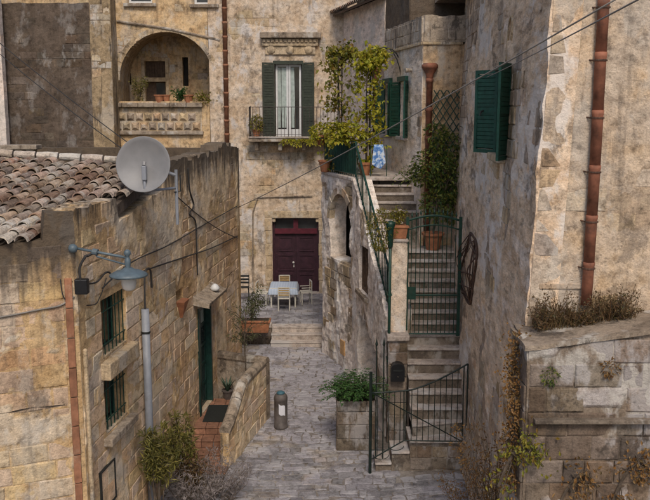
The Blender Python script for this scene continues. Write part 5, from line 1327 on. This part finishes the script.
plant('oleander_shrub', 'broader yellowish shrub beside the clay doorstep', (LW(16.7)+.5, 16.75, 0), spiky(1.6, 17, .13, .03, .65), 'leaf_yel', 'shrub', 'shrubs along the left wall', 9)
plant('brown_shrub', 'low brown tangled shrub under the yellowish shrubs', (LW(16.9)+.62, 16.8, 0), bushy(.75, .5, 1500, .08, .03, 14), 'leaf_dry', 'shrub', None, 10)
def wiry(h, rad, ns):
    def f(mb, st, b, r_):
        for k in range(ns):
            a = r_.uniform(0, 6.28); p = b+Vector((math.cos(a), math.sin(a), 0))*rad*r_.uniform(0, .7); pts = [p]
            for i in range(4): p = p+Vector((math.cos(a)*.12, math.sin(a)*.12, h/4))*r_.uniform(.6, 1.2)+rv(r_, .08); pts.append(p)
            st.tube(pts, [.006, .006, .005, .004, .003], 4, False)
            for p in pts[1:]:
                for w_ in range(5): leaf(mb, p, rv(r_)+Vector((0, 0, .3)), rv(r_), .11*r_.uniform(.6, 1.4), .014)
    return f
plant('dry_bush', 'pale grey dry wiry bush at bottom of left wall', (LW(16.2)+1.0, 16.25, 0), wiry(.7, .75, 110), 'leaf_grey', 'shrub', None, 11)

# ---- stone box planter with ferns
FX0, FX1, FY0, FY1, FZ = .28, 1.16, 18.86, 19.65, 1.22
SP = thing('stone_planter', 'square stone block planter full of ferns beside the stair gate', 'planter', (.7, 19.2, 0))
sb = MB().box((FX0+.02, FY0+.02, -.1), (FX1-.02, FY1, FZ-.04)).build('body', M['low_wall'], SP)
for fr_ in (Fr((FX0, FY0), (FX1, FY0), 1), Fr((FX0, FY1), (FX0, FY0), 1), Fr((FX1, FY1), (FX1, FY0), -1)): blocks(fr_, sb, M['low_block'], .0, fr_.L, .0, FZ, .31, .46, (), None, None, 14, .012, .014)
MB().box((FX0+.06, FY0+.06, FZ-.06), (FX1-.06, FY1-.06, FZ-.01)).build('soil', M['soil'], SP)
def ferns(mb, st, b, r_):
    for k in range(150):
        p = b+Vector((r_.uniform(-.38, .38), r_.uniform(-.32, .3), 0)); a = r_.uniform(0, 6.28)
        frond(mb, st, p, (math.cos(a)*.8, math.sin(a)*.8-.15, r_.uniform(.5, 1.5)), r_.uniform(.4, .8), 9, .10, .05, r_, .8)
plant('fern_bush', 'lush bright green ferns spilling over the stone planter', ((FX0+FX1)/2, (FY0+FY1)/2, FZ-.02), ferns, 'leaf_green', 'fern', None, 12)

# ---- lower iron railing and gate post
GY_ = 17.62
LG = thing('stair_railing', 'low green iron railing with sweeping top at foot of staircase', 'railing', (1.1, GY_, 0))
def g2(px, py): return atY(px, py, GY_)
topl = bez([g2(372, 393), g2(403, 391), g2(418, 388), g2(440, 379), g2(468, 364)], 6)
botl = [g2(372, 459), g2(404, 440.5), g2(462, 441.5)]
MB().tube(topl, .02, 6).build('top_rail', M['blackgreen'], LG, True); MB().tube(botl, .016, 6).build('bottom_rail', M['blackgreen'], LG)
def yat(poly, x):
    for a, b in zip(poly, poly[1:]):
        if a.x <= x <= b.x: return a.lerp(b, (x-a.x)/max(1e-6, b.x-a.x))
    return poly[-1]
nb = 17; xa, xb = topl[0].x, botl[-1].x
for i in range(nb):
    x = xa+(xb-xa)*i/(nb-1); MB().tube([yat(botl, x), yat(topl, x)], .009 if 0 < i < nb-1 else .013, 5).build('bar', M['blackgreen'], LG)
MB().tube([g2(404, 440), g2(404, 391)], .014, 5).build('bar', M['blackgreen'], LG)
MB().tube([topl[-1], g2(466, 436)+Vector((0, .0, 0))], .018, 6).build('end_post', M['blackgreen'], LG)
for c_, s_ in ((g2(381, 455), .17), (g2(396, 446), .17)):
    MB().tube([c_+Vector((math.cos(a)*s_, 0, math.sin(a)*s_*.6)) for a in [math.pi+math.pi*i/8 for i in range(9)]], .008, 5).build('scroll', M['blackgreen'], LG)
px_ = g2(370, 470).x
MB().tube([(px_, GY_, 0), (px_, GY_, g2(370, 372).z)], .035, 8).build('gate_post', M['blackgreen'], LG)
SG = thing('spiked_post', 'pair of slim spiked green iron bars beside the fern planter', 'railing', (px_+.1, GY_+.3, 0))
for dx in (.14, .30):
    zt_ = g2(378, 351).z
    MB().tube([(px_+dx, GY_+.35, .0), (px_+dx, GY_+.35, zt_)], .014, 6).build('bar', M['blackgreen'], SG)
    MB().lathe([(.014, 0), (.034, .05), (.02, .1), (.0, .2)], (px_+dx, GY_+.35, zt_), 8).build('spike', M['blackgreen'], SG)
for zz in (1.95, .4): MB().tube([(px_+.0, GY_+.35, zz), (px_+.34, GY_+.35, zz)], .012, 5).build('cross_bar', M['blackgreen'], SG)
# mailbox
mp = atY(397.5, 371, 19.2)
MBX = thing('mailbox', 'black metal mailbox on the stone post by the steps', 'mailbox', mp)
mz = MB(); n = 8; pr_ = [(-.16, -.22), (.16, -.22), (.16, .1)]+[(math.cos(math.pi*i/n)*.16, .1+math.sin(math.pi*i/n)*.12) for i in range(1, n)]+[(-.16, .1)]
m = len(pr_); mz.v = [(mp.x+a, mp.y-.14, mp.z+b) for a, b in pr_]+[(mp.x+a, mp.y+.09, mp.z+b) for a, b in pr_]
mz.f = [tuple(range(m)), tuple(range(2*m-1, m-1, -1))]+[(i, m+i, m+(i+1) % m, (i+1) % m) for i in range(m)]
bevel(mz.build('box', M['mail'], MBX), .008)
MB().box((mp.x-.11, mp.y-.155, mp.z+.03), (mp.x+.11, mp.y-.139, mp.z+.07)).build('slot_flap', M['iron'], MBX)
MB().lathe([(.015, 0), (.015, .02), (.008, .025)], (mp.x, mp.y-.14, mp.z-.1), 8, (0, -1, 0)).build('lock', M['rail'], MBX)

# ---- upper gate
UY = 19.78
UG = thing('upper_gate', 'tall dark green iron gate with spear tips halfway up the stairs', 'gate', (2.55, UY, ZG))
gl, gr_ = atY(406, 320, UY), atY(458, 320, UY); zt_l = atY(406, 219, UY).z; zb_l = ZG+.05
for x, nm in ((gl.x, 'post'), (gr_.x, 'post')): MB().box((x-.035, UY-.035, ZG), (x+.035, UY+.035, zt_l+.05)).build('gate_post', M['green'], UG)
arc = [Vector((gl.x+(gr_.x-gl.x)*i/12, UY, zt_l-.04+.12*math.sin(math.pi*i/12))) for i in range(13)]
MB().tube(arc, .028, 6).build('top_rail', M['green'], UG)
MB().tube([a+Vector((0, 0, -.22)) for a in arc], .018, 6).build('second_rail', M['green'], UG)
for zz in (zb_l, zb_l+.95): MB().tube([(gl.x, UY, zz), (gr_.x, UY, zz)], .022, 6).build('cross_rail', M['green'], UG)
for i in range(1, 12):
    x = gl.x+(gr_.x-gl.x)*i/12; zt__ = zt_l-.04+.12*math.sin(math.pi*i/12)
    MB().tube([(x, UY, zb_l), (x, UY, zt__+.06)], .0105, 5).build('bar', M['green'], UG)
    MB().lathe([(.01, 0), (.026, .04), (.015, .08), (0, .15)], (x, UY, zt__+.05), 6).build('spear_tip', M['green'], UG)
MB().box((gl.x+.03, UY-.03, zb_l+.85), (gl.x+.22, UY+.03, zb_l+1.15)).build('lock_box', M['green'], UG)
sc2 = []
for s_ in (-1, 1): pass
# ---- green pole with lamp head beside the pier
gp_ = atY(390.5, 225, 19.45)
GPO = thing('green_pole', 'slim green iron pole rising past the white gate pier', 'pole', (gp_.x, gp_.y, .5))
MB().tube([(gp_.x, gp_.y, 1.25), (gp_.x, gp_.y, gp_.z)], .035, 8).build('tube', M['green'], GPO, True)
MB().lathe([(.035, -.55), (.06, -.5), (.08, -.1), (.11, 0), (.11, .06), (.03, .1)], (gp_.x, gp_.y, gp_.z), 12).build('head', M['green'], GPO, True)
for zz in (2.0, 3.6): MB().box((gp_.x-.05, gp_.y-.05, zz), (gp_.x+.05, gp_.y+.3, zz+.04)).build('clamp', M['green'], GPO)
# ---- flower box on the pier
fbz = 4.912
FB = thing('flower_box', 'terracotta window box on top of the white gate pier', 'planter', (1.74, 19.78, fbz))
mb = MB(); mb.add([(1.56, 19.64, fbz), (1.90, 19.64, fbz), (1.90, 19.94, fbz), (1.56, 19.94, fbz), (1.52, 19.60, fbz+.3), (1.94, 19.60, fbz+.3), (1.94, 19.98, fbz+.3), (1.52, 19.98, fbz+.3)], [(3, 2, 1, 0), (4, 5, 6, 7), (0, 1, 5, 4), (1, 2, 6, 5), (2, 3, 7, 6), (3, 0, 4, 7)])
bevel(mb.build('box', M['clay'], FB), .015); bevel(MB().box((1.50, 19.58, fbz+.26), (1.96, 20.0, fbz+.31)).build('rim', M['clay'], FB), .01)
plant('box_flowers', 'low green plant with reddish tips in the pier flower box', (1.74, 19.78, fbz+.3), bushy(.35, .3, 420, .07, .03, 8), 'leaf_vine2', 'plant', None, 15)
sq = atY(382, 222, 19.55)
HPp = thing('hanging_basket', 'iron basket holding trailing succulent left of the gate pier', 'planter', (sq.x, 19.7, sq.z-.35))
for zz, r_ in ((-.35, .14), (-.2, .19), (-.05, .21)): MB().tube([(sq.x+math.cos(a)*r_, 19.62+math.sin(a)*r_, sq.z+zz) for a in [6.2832*i/14 for i in range(15)]], .008, 4).build('hoop', M['iron'], HPp)
for i in range(8): a = 6.2832*i/8; MB().tube([(sq.x+math.cos(a)*.14, 19.62+math.sin(a)*.14, sq.z-.35), (sq.x+math.cos(a)*.21, 19.62+math.sin(a)*.21, sq.z-.05)], .006, 4).build('wire', M['iron'], HPp)
plant('trailing_succulent', 'olive brown bushy succulent spilling from the iron basket', (sq.x, 19.62, sq.z-.2), lambda mb, st, b, r_: clump(mb, b+Vector((0, 0, .0)), (.33, .3, .5), 900, .09, .026, r_, .6, .3), 'leaf_vine2', 'plant', None, 16)

# ---- big pot with climbing shrub, trellis
bpz = ZP+.005; bpp = Vector((atY(433, 235, 22.5).x, 22.5, bpz))
BP = pot('clay_pot', bpp, .28, .46, None); tag(BP, 'large terracotta pot at top of the gated stair flight', 'pot')
def climber(mb, st, b, r_):
    st.tube(bez([b, b+Vector((.1, .1, .8)), b+Vector((0, .3, 1.8)), b+Vector((.25, .45, 2.6))], 5), .03, 6)
    st.tube(bez([b, b+Vector((.25, .1, .9)), b+Vector((.5, .3, 1.7))], 5), .022, 6)
    for c_, r3, n in (((.05, .0, .75), (.4, .4, .5), 300), ((.35, .1, 1.35), (.46, .4, .6), 400), ((-.05, .15, 1.75), (.55, .4, .5), 380), ((.35, .3, 2.2), (.45, .3, .5), 300), ((-.35, .05, 1.55), (.34, .25, .34), 170), ((.55, .2, .7), (.28, .3, .5), 170), ((0.1, .4, 2.6), (.3, .2, .3), 150)):
        clump(mb, b+Vector(c_), r3, n, .12, .065, r_, .9, .2)
    for k in range(16):
        a = b+Vector((-.35, 0, 1.5))+rv(r_, .25); frond(mb, st, a, (-1+r_.uniform(-.3, .3), r_.uniform(-.5, .3), .3), r_.uniform(.3, .7), 7, .1, .05, r_, 1.1)
plant('climbing_shrub', 'dense mixed green climber from large terracotta pot up the trellis', bpp+Vector((0, 0, .45)), climber, 'leaf_dark', 'shrub', None, 20)
tyl = 23.12; t0_, t1_ = atY(432, 150, tyl), atY(464, 90, tyl)
TL = thing('trellis', 'diagonal dark green wooden trellis on the ochre stair end wall', 'trellis', (t0_.x, tyl, t0_.z))
x0, x1, z0, z1 = t0_.x, min(t1_.x, 3.6), t0_.z-1.6, t1_.z
def slat(dirn, off_, yo):
    pts = []
    # line x = x0+s, z = off_ + dirn*s*1.55
    k = 1.55*dirn; xs = []
    for x in (x0, x1): z = off_+k*(x-x0); xs.append((x, z))
    (xa, za), (xb, zb) = xs
    def clipz(xa, za, xb, zb):
        if za > zb: xa, za, xb, zb = xb, zb, xa, za
        if zb <= z0 or za >= z1: return None
        if za < z0: t = (z0-za)/(zb-za); xa, za = xa+(xb-xa)*t, z0
        if zb > z1: t = (z1-za)/(zb-za); xb, zb = xa+(xb-xa)*t, z1
        return xa, za, xb, zb
    c = clipz(xa, za, xb, zb)
    if not c: return
    a = Vector((c[0], yo, c[1])); b = Vector((c[2], yo, c[3])); d = (b-a)
    if d.length < .1: return
    s_ = Vector((d.z, 0, -d.x)).normalized()*.014
    MB().obox(a-s_, s_*2, Vector((0, .014, 0)), d).build('slat', M['green'], TL)
o_ = z0-2.2
while o_ < z1+2.2: slat(1, o_, tyl-.014); slat(-1, o_, tyl-.0295); o_ += .285

# ---- terrace railing with green netting, stair handrail
e1 = Vector((T0.x+.06, T0.y-.0, TZ)); e2 = Vector((T1.x+.05, T1.y, TZ)); e3_ = Vector((T2.x+.06, T2.y+.1, 3.05))
TRL = thing('terrace_railing', 'dark green netted railing along the upper terrace edge', 'railing', e1)
railing(TRL, [e1, e2], 1.0, .16, M['green'], .010, .02)
mb = MB(); n = 16
for i in range(n+1):
    p = e1.lerp(e2, i/n)+Vector((.02, .02, 0)); 
    for z in (.06, .94-.04*math.sin(i*1.1)): mb.v.append((p.x+.012*math.sin(i*2.3), p.y, p.z+z))
mb.f = [(2*i, 2*i+2, 2*i+3, 2*i+1) for i in range(n)]; mb.build('netting', M['greencloth'], TRL)
SRL = thing('stair_handrail', 'sloping green iron handrail down the side of the terrace stair', 'railing', e2)
up = Vector((0, 0, .95))
MB().tube([e2+up*1.05, e2.lerp(e3_, .02)+up, e3_+up], .03, 8).build('handrail', M['green'], SRL); MB().tube([e2+up*.1, e3_+up*.1], .018, 6).build('bottom_rail', M['green'], SRL)
for i in range(27): p = e2.lerp(e3_, i/26); MB().tube([p-Vector((0, 0, .1)), p+up], .010 if i % 6 else .02, 5).build('bar', M['green'], SRL)
# ---- arched trellis frames with vines
def arch_frame(a, b, h, label, vine_label, leafm, seed, dens):
    a = Vector(a); b = Vector(b); t = thing('garden_arch', label, 'trellis', a, 'garden arches on the terrace')
    pts = [a]; n = 12
    c_ = (a+b)/2; hw = (b-a)/2; zs = a.z+h-hw.length*.75
    pts += [Vector((a.x, a.y, zs))]+[Vector((c_.x-hw.x*math.cos(math.pi*i/n), c_.y-hw.y*math.cos(math.pi*i/n), zs+hw.length*.75*math.sin(math.pi*i/n))) for i in range(1, n)]+[Vector((b.x, b.y, max(zs, b.z))), b]
    MB().tube(pts, .018, 6).build('hoop', M['iron'], t, True)
    off_ = Vector((.12, .35, 0)); MB().tube([p+off_ for p in pts], .018, 6).build('hoop', M['iron'], t, True)
    for k in range(6): z = a.z+.4+k*.5; p = Vector((a.x, a.y, z)); MB().tube([p, p+off_], .012, 5).build('rung', M['iron'], t)
    r_ = random.Random(seed); mb, st = MB(), MB()
    path = bez([a, Vector((a.x, a.y, a.z+1.2))+off_*.5, Vector((a.x, a.y, zs))]+pts[3:3+dens[1]], 6)
    st.tube(path, .02, 5)
    ln_ = sum((b_-a_).length for a_, b_ in zip(path, path[1:])); rs_ = []
    for a_, b_ in zip(path, path[1:]):
        k_ = max(1, int((b_-a_).length/.1)); rs_ += [a_.lerp(b_, i_/k_) for i_ in range(k_)]
    for p in rs_:
        for k in range(dens[0]):
            q = p+Vector((r_.gauss(0, .24), r_.gauss(.15, .2), r_.gauss(0, .14))); 
            if nz(q, 2.2, seed) < -.05: continue
            leaf(mb, q, rv(r_)+Vector((0, -.2, -.5)), Vector((0, -.4, 1))+rv(r_, .6), .13*r_.uniform(.45, 1.5), .105*r_.uniform(.6, 1.2))
    for k in range(30):
        p = r_.choice(rs_); q = p.copy(); dv_ = Vector((r_.uniform(-1, 1), r_.uniform(-.6, .6), r_.uniform(-.1, .6))).normalized()
        tp_ = [q.copy()]
        for i in range(7): dv_ = (dv_+Vector((0, 0, -.22))).normalized(); q = q+dv_*.075; tp_.append(q.copy()); leaf(mb, q, rv(r_)+Vector((0, 0, -.4)), rv(r_), .12*r_.uniform(.6, 1.2), .10)
        st.tube(tp_, .004, 4, False)
    v = thing('climbing_vine', vine_label, 'vine', a, 'vines on the garden arches'); st.build('stem', M['bark'], v); mb.build('foliage', M[leafm], v)
A1 = atY(338, 145, 26.0); A1.z = TZ; A2 = atY(366, 145, 25.4); A2.z = TZ
zA = atY(345, 50, 26.0).z-TZ
arch_frame(A1, Vector((A1.x+1.0, A1.y+.6, TZ)), zA, 'iron garden arch at the far terrace corner under olive vine', 'olive green vine thick on the terrace corner arch left of yellow vine', 'leaf_vine2', 31, (46, 4))
arch_frame(A2, Vector((A2.x+1.05, A2.y+.2, 8.9)), zA+.05, 'iron garden arch nearest the green shutters under yellow vine', 'yellow green vine on the arch nearest the green shutters', 'leaf_vine', 37, (54, 4))
# pots on the terrace
for px0, py0, Yp, r0_, lab in ((325, 150, 26.2, .2, 'terracotta pot behind the netted terrace railing corner'), (365, 160, 24.9, .19, 'terracotta pot at the head of the terrace stair'), (343, 150, 25.9, .22, 'wide terracotta pot behind the netted railing under the vines')):
    p = atY(px0, py0, Yp); p.z = TZ; o = pot('terrace_pot', p, r0_, .36); tag(o, lab, 'pot', 'pots on the terrace')
hb = e1+Vector((-.12, -.12, .85)); HB2 = thing('railing_flowerpot', 'clay flowerpot hung outside the terrace railing corner', 'pot', hb)
MB().lathe([(.1, -.05), (.18, .2), (.2, .2), (.2, .26), (.17, .26), (0, .24)], hb, 14).build('pot', M['clay'], HB2, True); MB().tube([hb+Vector((math.cos(a)*.19, math.sin(a)*.19, .16)) for a in [6.2832*i/12 for i in range(13)]], .01, 4).build('ring', M['iron'], HB2)
sp0 = e1.lerp(e2, .75)+Vector((-.05, -.05, 1.0))
plant('spilling_vine', 'bright yellow green vine spilling over the netted terrace railing', sp0, lambda mb, st, b, r_: [frond(mb, st, b+Vector((r_.uniform(-.5, .35), r_.uniform(-.1, .5), r_.uniform(-.05, .5))), (r_.uniform(-.8, .8), -.7, .2), r_.uniform(.3, .75), 8, .13, .1, r_, 1.2) for _ in range(46)], 'leaf_vine', 'vine', None, 45)
plant('railing_flowers', 'yellow green trailing plant in the pot on terrace railing corner', hb+Vector((0, 0, .24)), lambda mb, st, b, r_: clump(mb, b+Vector((0, 0, .1)), (.36, .3, .26), 420, .1, .06, r_), 'leaf_vine', 'plant', None, 41)
# blue towel on the landing railing
tp_ = atY(378.5, 146, 24.55)
TWR = thing('towel_rail', 'small iron rail at the stair head holding the blue towel', 'rail', (tp_.x, tp_.y, TZ))
MB().tube([(tp_.x-.22, tp_.y, TZ), (tp_.x-.22, tp_.y, tp_.z+.02), (tp_.x+.24, tp_.y, tp_.z+.02), (tp_.x+.24, tp_.y, TZ)], .014, 6).build('frame', M['green'], TWR)
tw = MB(); n = 14; nj = 10
for j in range(nj+1):
    for i in range(n+1):
        s_ = i/n; v = j/nj; front = v < .62
        x = tp_.x-.13+.26*s_+(.0 if not front else .18*(v/.62-.0)*(s_-.35)+.06*math.sin(s_*5)*v); zf = tp_.z+.04-(.75*(v/.62) if front else .0)*(1+.12*s_)
        if front: vv = 1-v/.62; yv = tp_.y-.03-.045*math.sin(s_*11+v*2)*(1-vv)-.05*(1-vv); zf = tp_.z+.045-.62*(1-vv)*(.72+.42*math.sin(.5+s_*2.3))
        else: vv = (v-.62)/.38; yv = tp_.y+.02; zf = tp_.z+.045-.4*vv
        tw.v.append((x, yv, zf) if not front else (x, yv, zf))
# order rows from front hem over the rail to the back hem
rows = [tw.v[j*(n+1):(j+1)*(n+1)] for j in range(nj+1)]; fr_rows = [r_ for j, r_ in enumerate(rows) if j/nj < .62]; bk = [r_ for j, r_ in enumerate(rows) if j/nj >= .62]
fr_rows = sorted(fr_rows, key=lambda r_: r_[0][2]); bk = sorted(bk, key=lambda r_: -r_[0][2]); allr = fr_rows+bk
tw.v = [p for r_ in allr for p in r_]; tw.f = [(j*(n+1)+i, j*(n+1)+i+1, (j+1)*(n+1)+i+1, (j+1)*(n+1)+i) for j in range(len(allr)-1) for i in range(n)]
tag(tw.build('towel', M['towel'], None, True, tuple(tp_)), 'blue and white patterned towel hanging at the stair head', 'towel')

# ---- plants on balcony and loggia
q = fb.pt(s0[0]+.28, RZ+.02, .3); o = pot('balcony_pot', q, .17, .26); tag(o, 'small clay pot in left corner of the back balcony', 'pot')
plant('balcony_plant', 'round olive plant in left corner of the back balcony', q+Vector((0, 0, .24)), lambda mb, st, b, r_: clump(mb, b+Vector((0, 0, .22)), (.26, .24, .34), 360, .1, .05, r_), 'leaf_vine2', 'plant', None, 43)
qv = atY(302, 147, 29.5)
q = fb.pt(ub(300, 141)[0], bl[1]-.15, .6)
plant('trailing_plant', 'yellow green sprays hanging under the balcony edge', q, lambda mb, st, b, r_: [frond(mb, st, b+Vector((r_.uniform(-.55, .75), 0, .1)), (r_.uniform(-1, 1), -.5, -.1), r_.uniform(.3, .6), 7, .12, .06, r_, .7) for _ in range(34)], 'leaf_vine', 'plant', None, 44)
zf_ = zl-.02
for k, (px0, r0_, lab) in enumerate(((159, .2, 'clay pot on loggia ledge left of the door'), (166, .15, 'small clay pot on loggia ledge below the door'), (188, .2, 'pale clay pot on loggia ledge right of the door'))):
    u_ = ul(px0, 100)[0]; o = pot('loggia_pot', fl.pt(u_, zf_, -.1), r0_, .3); tag(o, lab, 'pot', 'pots on the loggia ledge')
plant('loggia_shrub', 'loose yellow green shrub at left end of loggia ledge', fl.pt(ul(138, 100)[0], zf_, -.2), bushy(1.0, .45, 420, .1, .045, 8), 'leaf_yel', 'shrub', None, 46)
plant('loggia_plant', 'fresh green tuft on loggia ledge beside pale pot', fl.pt(ul(179, 100)[0], zf_, -.15), bushy(.5, .3, 420, .12, .05, 8), 'leaf_green', 'plant', None, 47)
plant('loggia_creeper', 'low olive creeper along right end of loggia ledge', fl.pt(ul(205, 101)[0], zf_, -.1), bushy(.3, .6, 420, .09, .05, 12), 'leaf_vine2', 'plant', None, 48)

# ---- rusty wire bundle on the tall house wall
def onR(px, py, d=.0): u, z = f2a.px(px, py); return f2a.pt(u, z, d)
rb = onR(470, 270)
RWB = thing('wire_bundle', 'rusty tangled wire bundle hanging on the tall house wall', 'wire bundle', rb)
r_ = random.Random(50); outline = [(472, 233), (477, 240), (479, 256), (477, 276), (476, 290), (474, 304), (468, 294), (464, 284), (463, 272), (467, 258), (470, 244)]
pts = [onR(x, y, .05) for x, y in outline]; MB().tube(bez(pts+[pts[0]], 5), .03, 6).build('outer_coil', M['rust'], RWB, True)
for k in range(22):
    a = r_.choice(pts); b = r_.choice(pts); m_ = a.lerp(b, .5)+rv(r_, .12)+Vector((-.08, 0, 0)); MB().tube(bez([a, m_, b], 5), r_.uniform(.007, .016), 5).build('wire', M['rust'], RWB)

# ---- dry grass and creepers on the right
def blades(mb, c, ex, n, h, r_, wd=.012):
    for _ in range(n):
        p = Vector(c)+Vector((r_.uniform(-ex[0], ex[0]), r_.uniform(-ex[1], ex[1]), 0)); d = Vector((r_.gauss(0, .35), r_.gauss(-.1, .3), 1)).normalized(); L_ = h*r_.uniform(.35, 1.1)*(1+.9*nz(p, 5.5, 3)); s_ = Vector((r_.uniform(-1, 1), r_.uniform(-1, 1), 0)).normalized()*wd*.5
        m_ = p+d*L_*.55; t = p+d*L_+Vector((d.x, d.y, -.4))*L_*.25; mb.add([p+s_, p-s_, m_-s_*.8, m_+s_*.8, t], [(0, 1, 2, 3), (3, 2, 4)])
        if r_.random() < .5: 
            for w_ in range(3): leaf(mb, m_.lerp(t, r_.random()), rv(r_)+Vector((0, 0, .3)), rv(r_), .05*r_.uniform(.6, 1.4), .012)
def gtop(x): return 4.80+.145*min(max(x-2.74, 0), 2.6)
for k, (x, ex, n, h, lab) in enumerate(((3.25, .3, 620, .50, 'dry brown grass clump left of the clay downpipe foot'), (3.62, .16, 360, .30, 'short dry tuft around the foot of the clay downpipe'), (4.05, .3, 480, .46, 'dry brown grass clump right of the clay downpipe foot'))):
    def gf(mb, st, b, r_, ex=ex, n=n, h=h):
        blades(mb, b, (ex, .12), n//3, h, r_, .009)
        for k_ in range(int(26*ex/.3)):
            p_ = b+Vector((r_.uniform(-ex, ex), r_.uniform(-.1, .12), 0)); hh = h*r_.uniform(.35, 1.)*(1+.5*nz(p_, 4, 1)); e_ = p_+Vector((r_.gauss(0, .13), r_.gauss(-.05, .1), hh)); m2_ = p_.lerp(e_, .5)+rv(r_, .05)
            st.tube([p_, m2_, e_], [.006, .004, .002], 4, False)
            for w2_ in range(34): q_ = r_.random(); s2_ = p_.lerp(m2_, q_*2) if q_ < .5 else m2_.lerp(e_, q_*2-1); leaf(mb, s2_+rv(r_, .05), rv(r_)+Vector((0, 0, .3)), rv(r_), .05*r_.uniform(.5, 1.5), .02)
    plant('dry_grass', lab, (x, 11.66, gtop(x)+.01), gf, 'leaf_dry', 'grass', 'dry grass on the retaining wall', 60+k)
def ivy(path, n, ln, wd, sp):
    def f(mb, st, b, r_):
        P = bez(path, 8); st.tube(P, .02, 5)
        for k in range(10): p = r_.choice(P); st.tube(bez([p, p+rv(r_, sp*.6), p+rv(r_, sp)+Vector((0, 0, -.2))], 4), .008, 4, False)
        for _ in range(n):
            p = r_.choice(P)+Vector((r_.gauss(0, sp*.5), r_.gauss(0, sp*.5), r_.gauss(0, sp*.7)))
            if nz(p, 3, 5) < -.15: continue
            leaf(mb, p, rv(r_)+Vector((0, -.3, -.5)), Vector((-.5, -.6, .6))+rv(r_, .5), ln*r_.uniform(.5, 1.3), wd*r_.uniform(.6, 1.2))
    return f
ip = [Vector((2.70, 11.5, 4.75)), Vector((2.64, 11.45, 4.3)), Vector((2.66, 11.3, 3.8)), Vector((2.62, 11.4, 3.3)), Vector((2.62, 11.2, 2.7))]
plant('dry_ivy', 'rust brown dry creeper down the side of the retaining wall', ip[0], ivy(ip, 1500, .055, .035, .17), 'leaf_rust', 'creeper', None, 70)
def drybush(h, rad, ns, ln):
    def f(mb, st, b, r_):
        for k in range(ns):
            a = r_.uniform(0, 6.28); p = b+Vector((math.cos(a), math.sin(a), 0))*rad*r_.uniform(0, .4); pts = [p]
            for i in range(6): p = p+Vector((math.cos(a)*rad*.22, math.sin(a)*rad*.22, h/6))*r_.uniform(.6, 1.3)+rv(r_, .06); pts.append(p)
            st.tube(pts, [.009, .008, .007, .006, .004, .003, .002], 4, False)
            for p in pts[2:]:
                for w_ in range(9): leaf(mb, p+rv(r_, .09), rv(r_)+Vector((0, 0, .2)), rv(r_), ln*r_.uniform(.6, 1.3), ln*.4)
    return f
q = atY(497, 470, 13.2)
plant('orange_shrub', 'orange brown dry shrub against foot of the tall house', (RW(12.9)-.2, 12.9, 1.3), drybush(1.5, .4, 30, .06), 'leaf_rust', 'shrub', None, 71)
plant('orange_shrub', 'small sparse orange shrub at the corner beside stair platform', (RW(15.2)-.3, 15.2, .0), drybush(.95, .45, 18, .06), 'leaf_rust', 'shrub', None, 72)
bank = MB(); bx = [(2.0, 12.0), (2.2, 15.0)]
for k, (px0, py0, n, lab) in enumerate(((518, 452, 500, 'mixed green and rust creeper at lower corner of retaining wall'), (575, 482, 420, 'dark rusty weeds along bottom of the retaining wall'), (632, 470, 420, 'reddish brown weeds at far right foot of the retaining wall'))):
    p = atY(px0, py0, LWY-.06)
    pth = [p+Vector((-.25, 0, -.5)), p+Vector((-.1, 0, -.1)), p+Vector((.1, -.02, .12)), p+Vector((.3, 0, -.05))]
    plant('wall_weeds', lab, pth[0], ivy(pth, n, .07, .04, .2), 'leaf_rust' if k else 'leaf_vine2', 'weeds', 'weeds on the retaining wall', 74+k)
for k, (px0, py0, lab) in enumerate(((550, 376, 'small green weed tuft high on the retaining wall'), (610, 368, 'small dry weed tuft between wall blocks near the ledge'))):
    p = atY(px0, py0, LWY-.03)
    plant('weed_tuft', lab, p, lambda mb, st, b, r_: clump(mb, b, (.11, .07, .12), 130, .06, .022, r_), 'leaf_dark' if k == 0 else 'leaf_rust', 'weeds', None, 80+k)

# ---- overhead cables
cable('overhead_cable', 'thick pale cable crossing the whole alley down to the stone house corner', [atY(625, -6, 9.3), atY(237, 208, 23.9)], .011, 'cable_l', sag=.08, n=24)
cable('overhead_cable', 'thin wire above the thick cable along the tall house wall', [atY(660, -12, 5.0), onR(464, 85, .02)], .007, 'cable_l', sag=.03, n=16)
cable('overhead_cable', 'upper thin wire sloping from top left down past the dish', [atY(-30, 18, 26), onA(186, 186)], .012, 'cable', sag=.1, n=16)
cable('overhead_cable', 'lower thin wire sloping from top left down past the dish', [atY(-30, 28, 26), onA(180, 190)], .012, 'cable', sag=.15, n=16)
cable('overhead_cable', 'yellowish wire lying across the roof tiles', [atY(-20, 148, 17.5), atY(60, 183, 15.3), atY(90, 205, 14.4)], .012, 'lightwood', sag=.0, n=8)
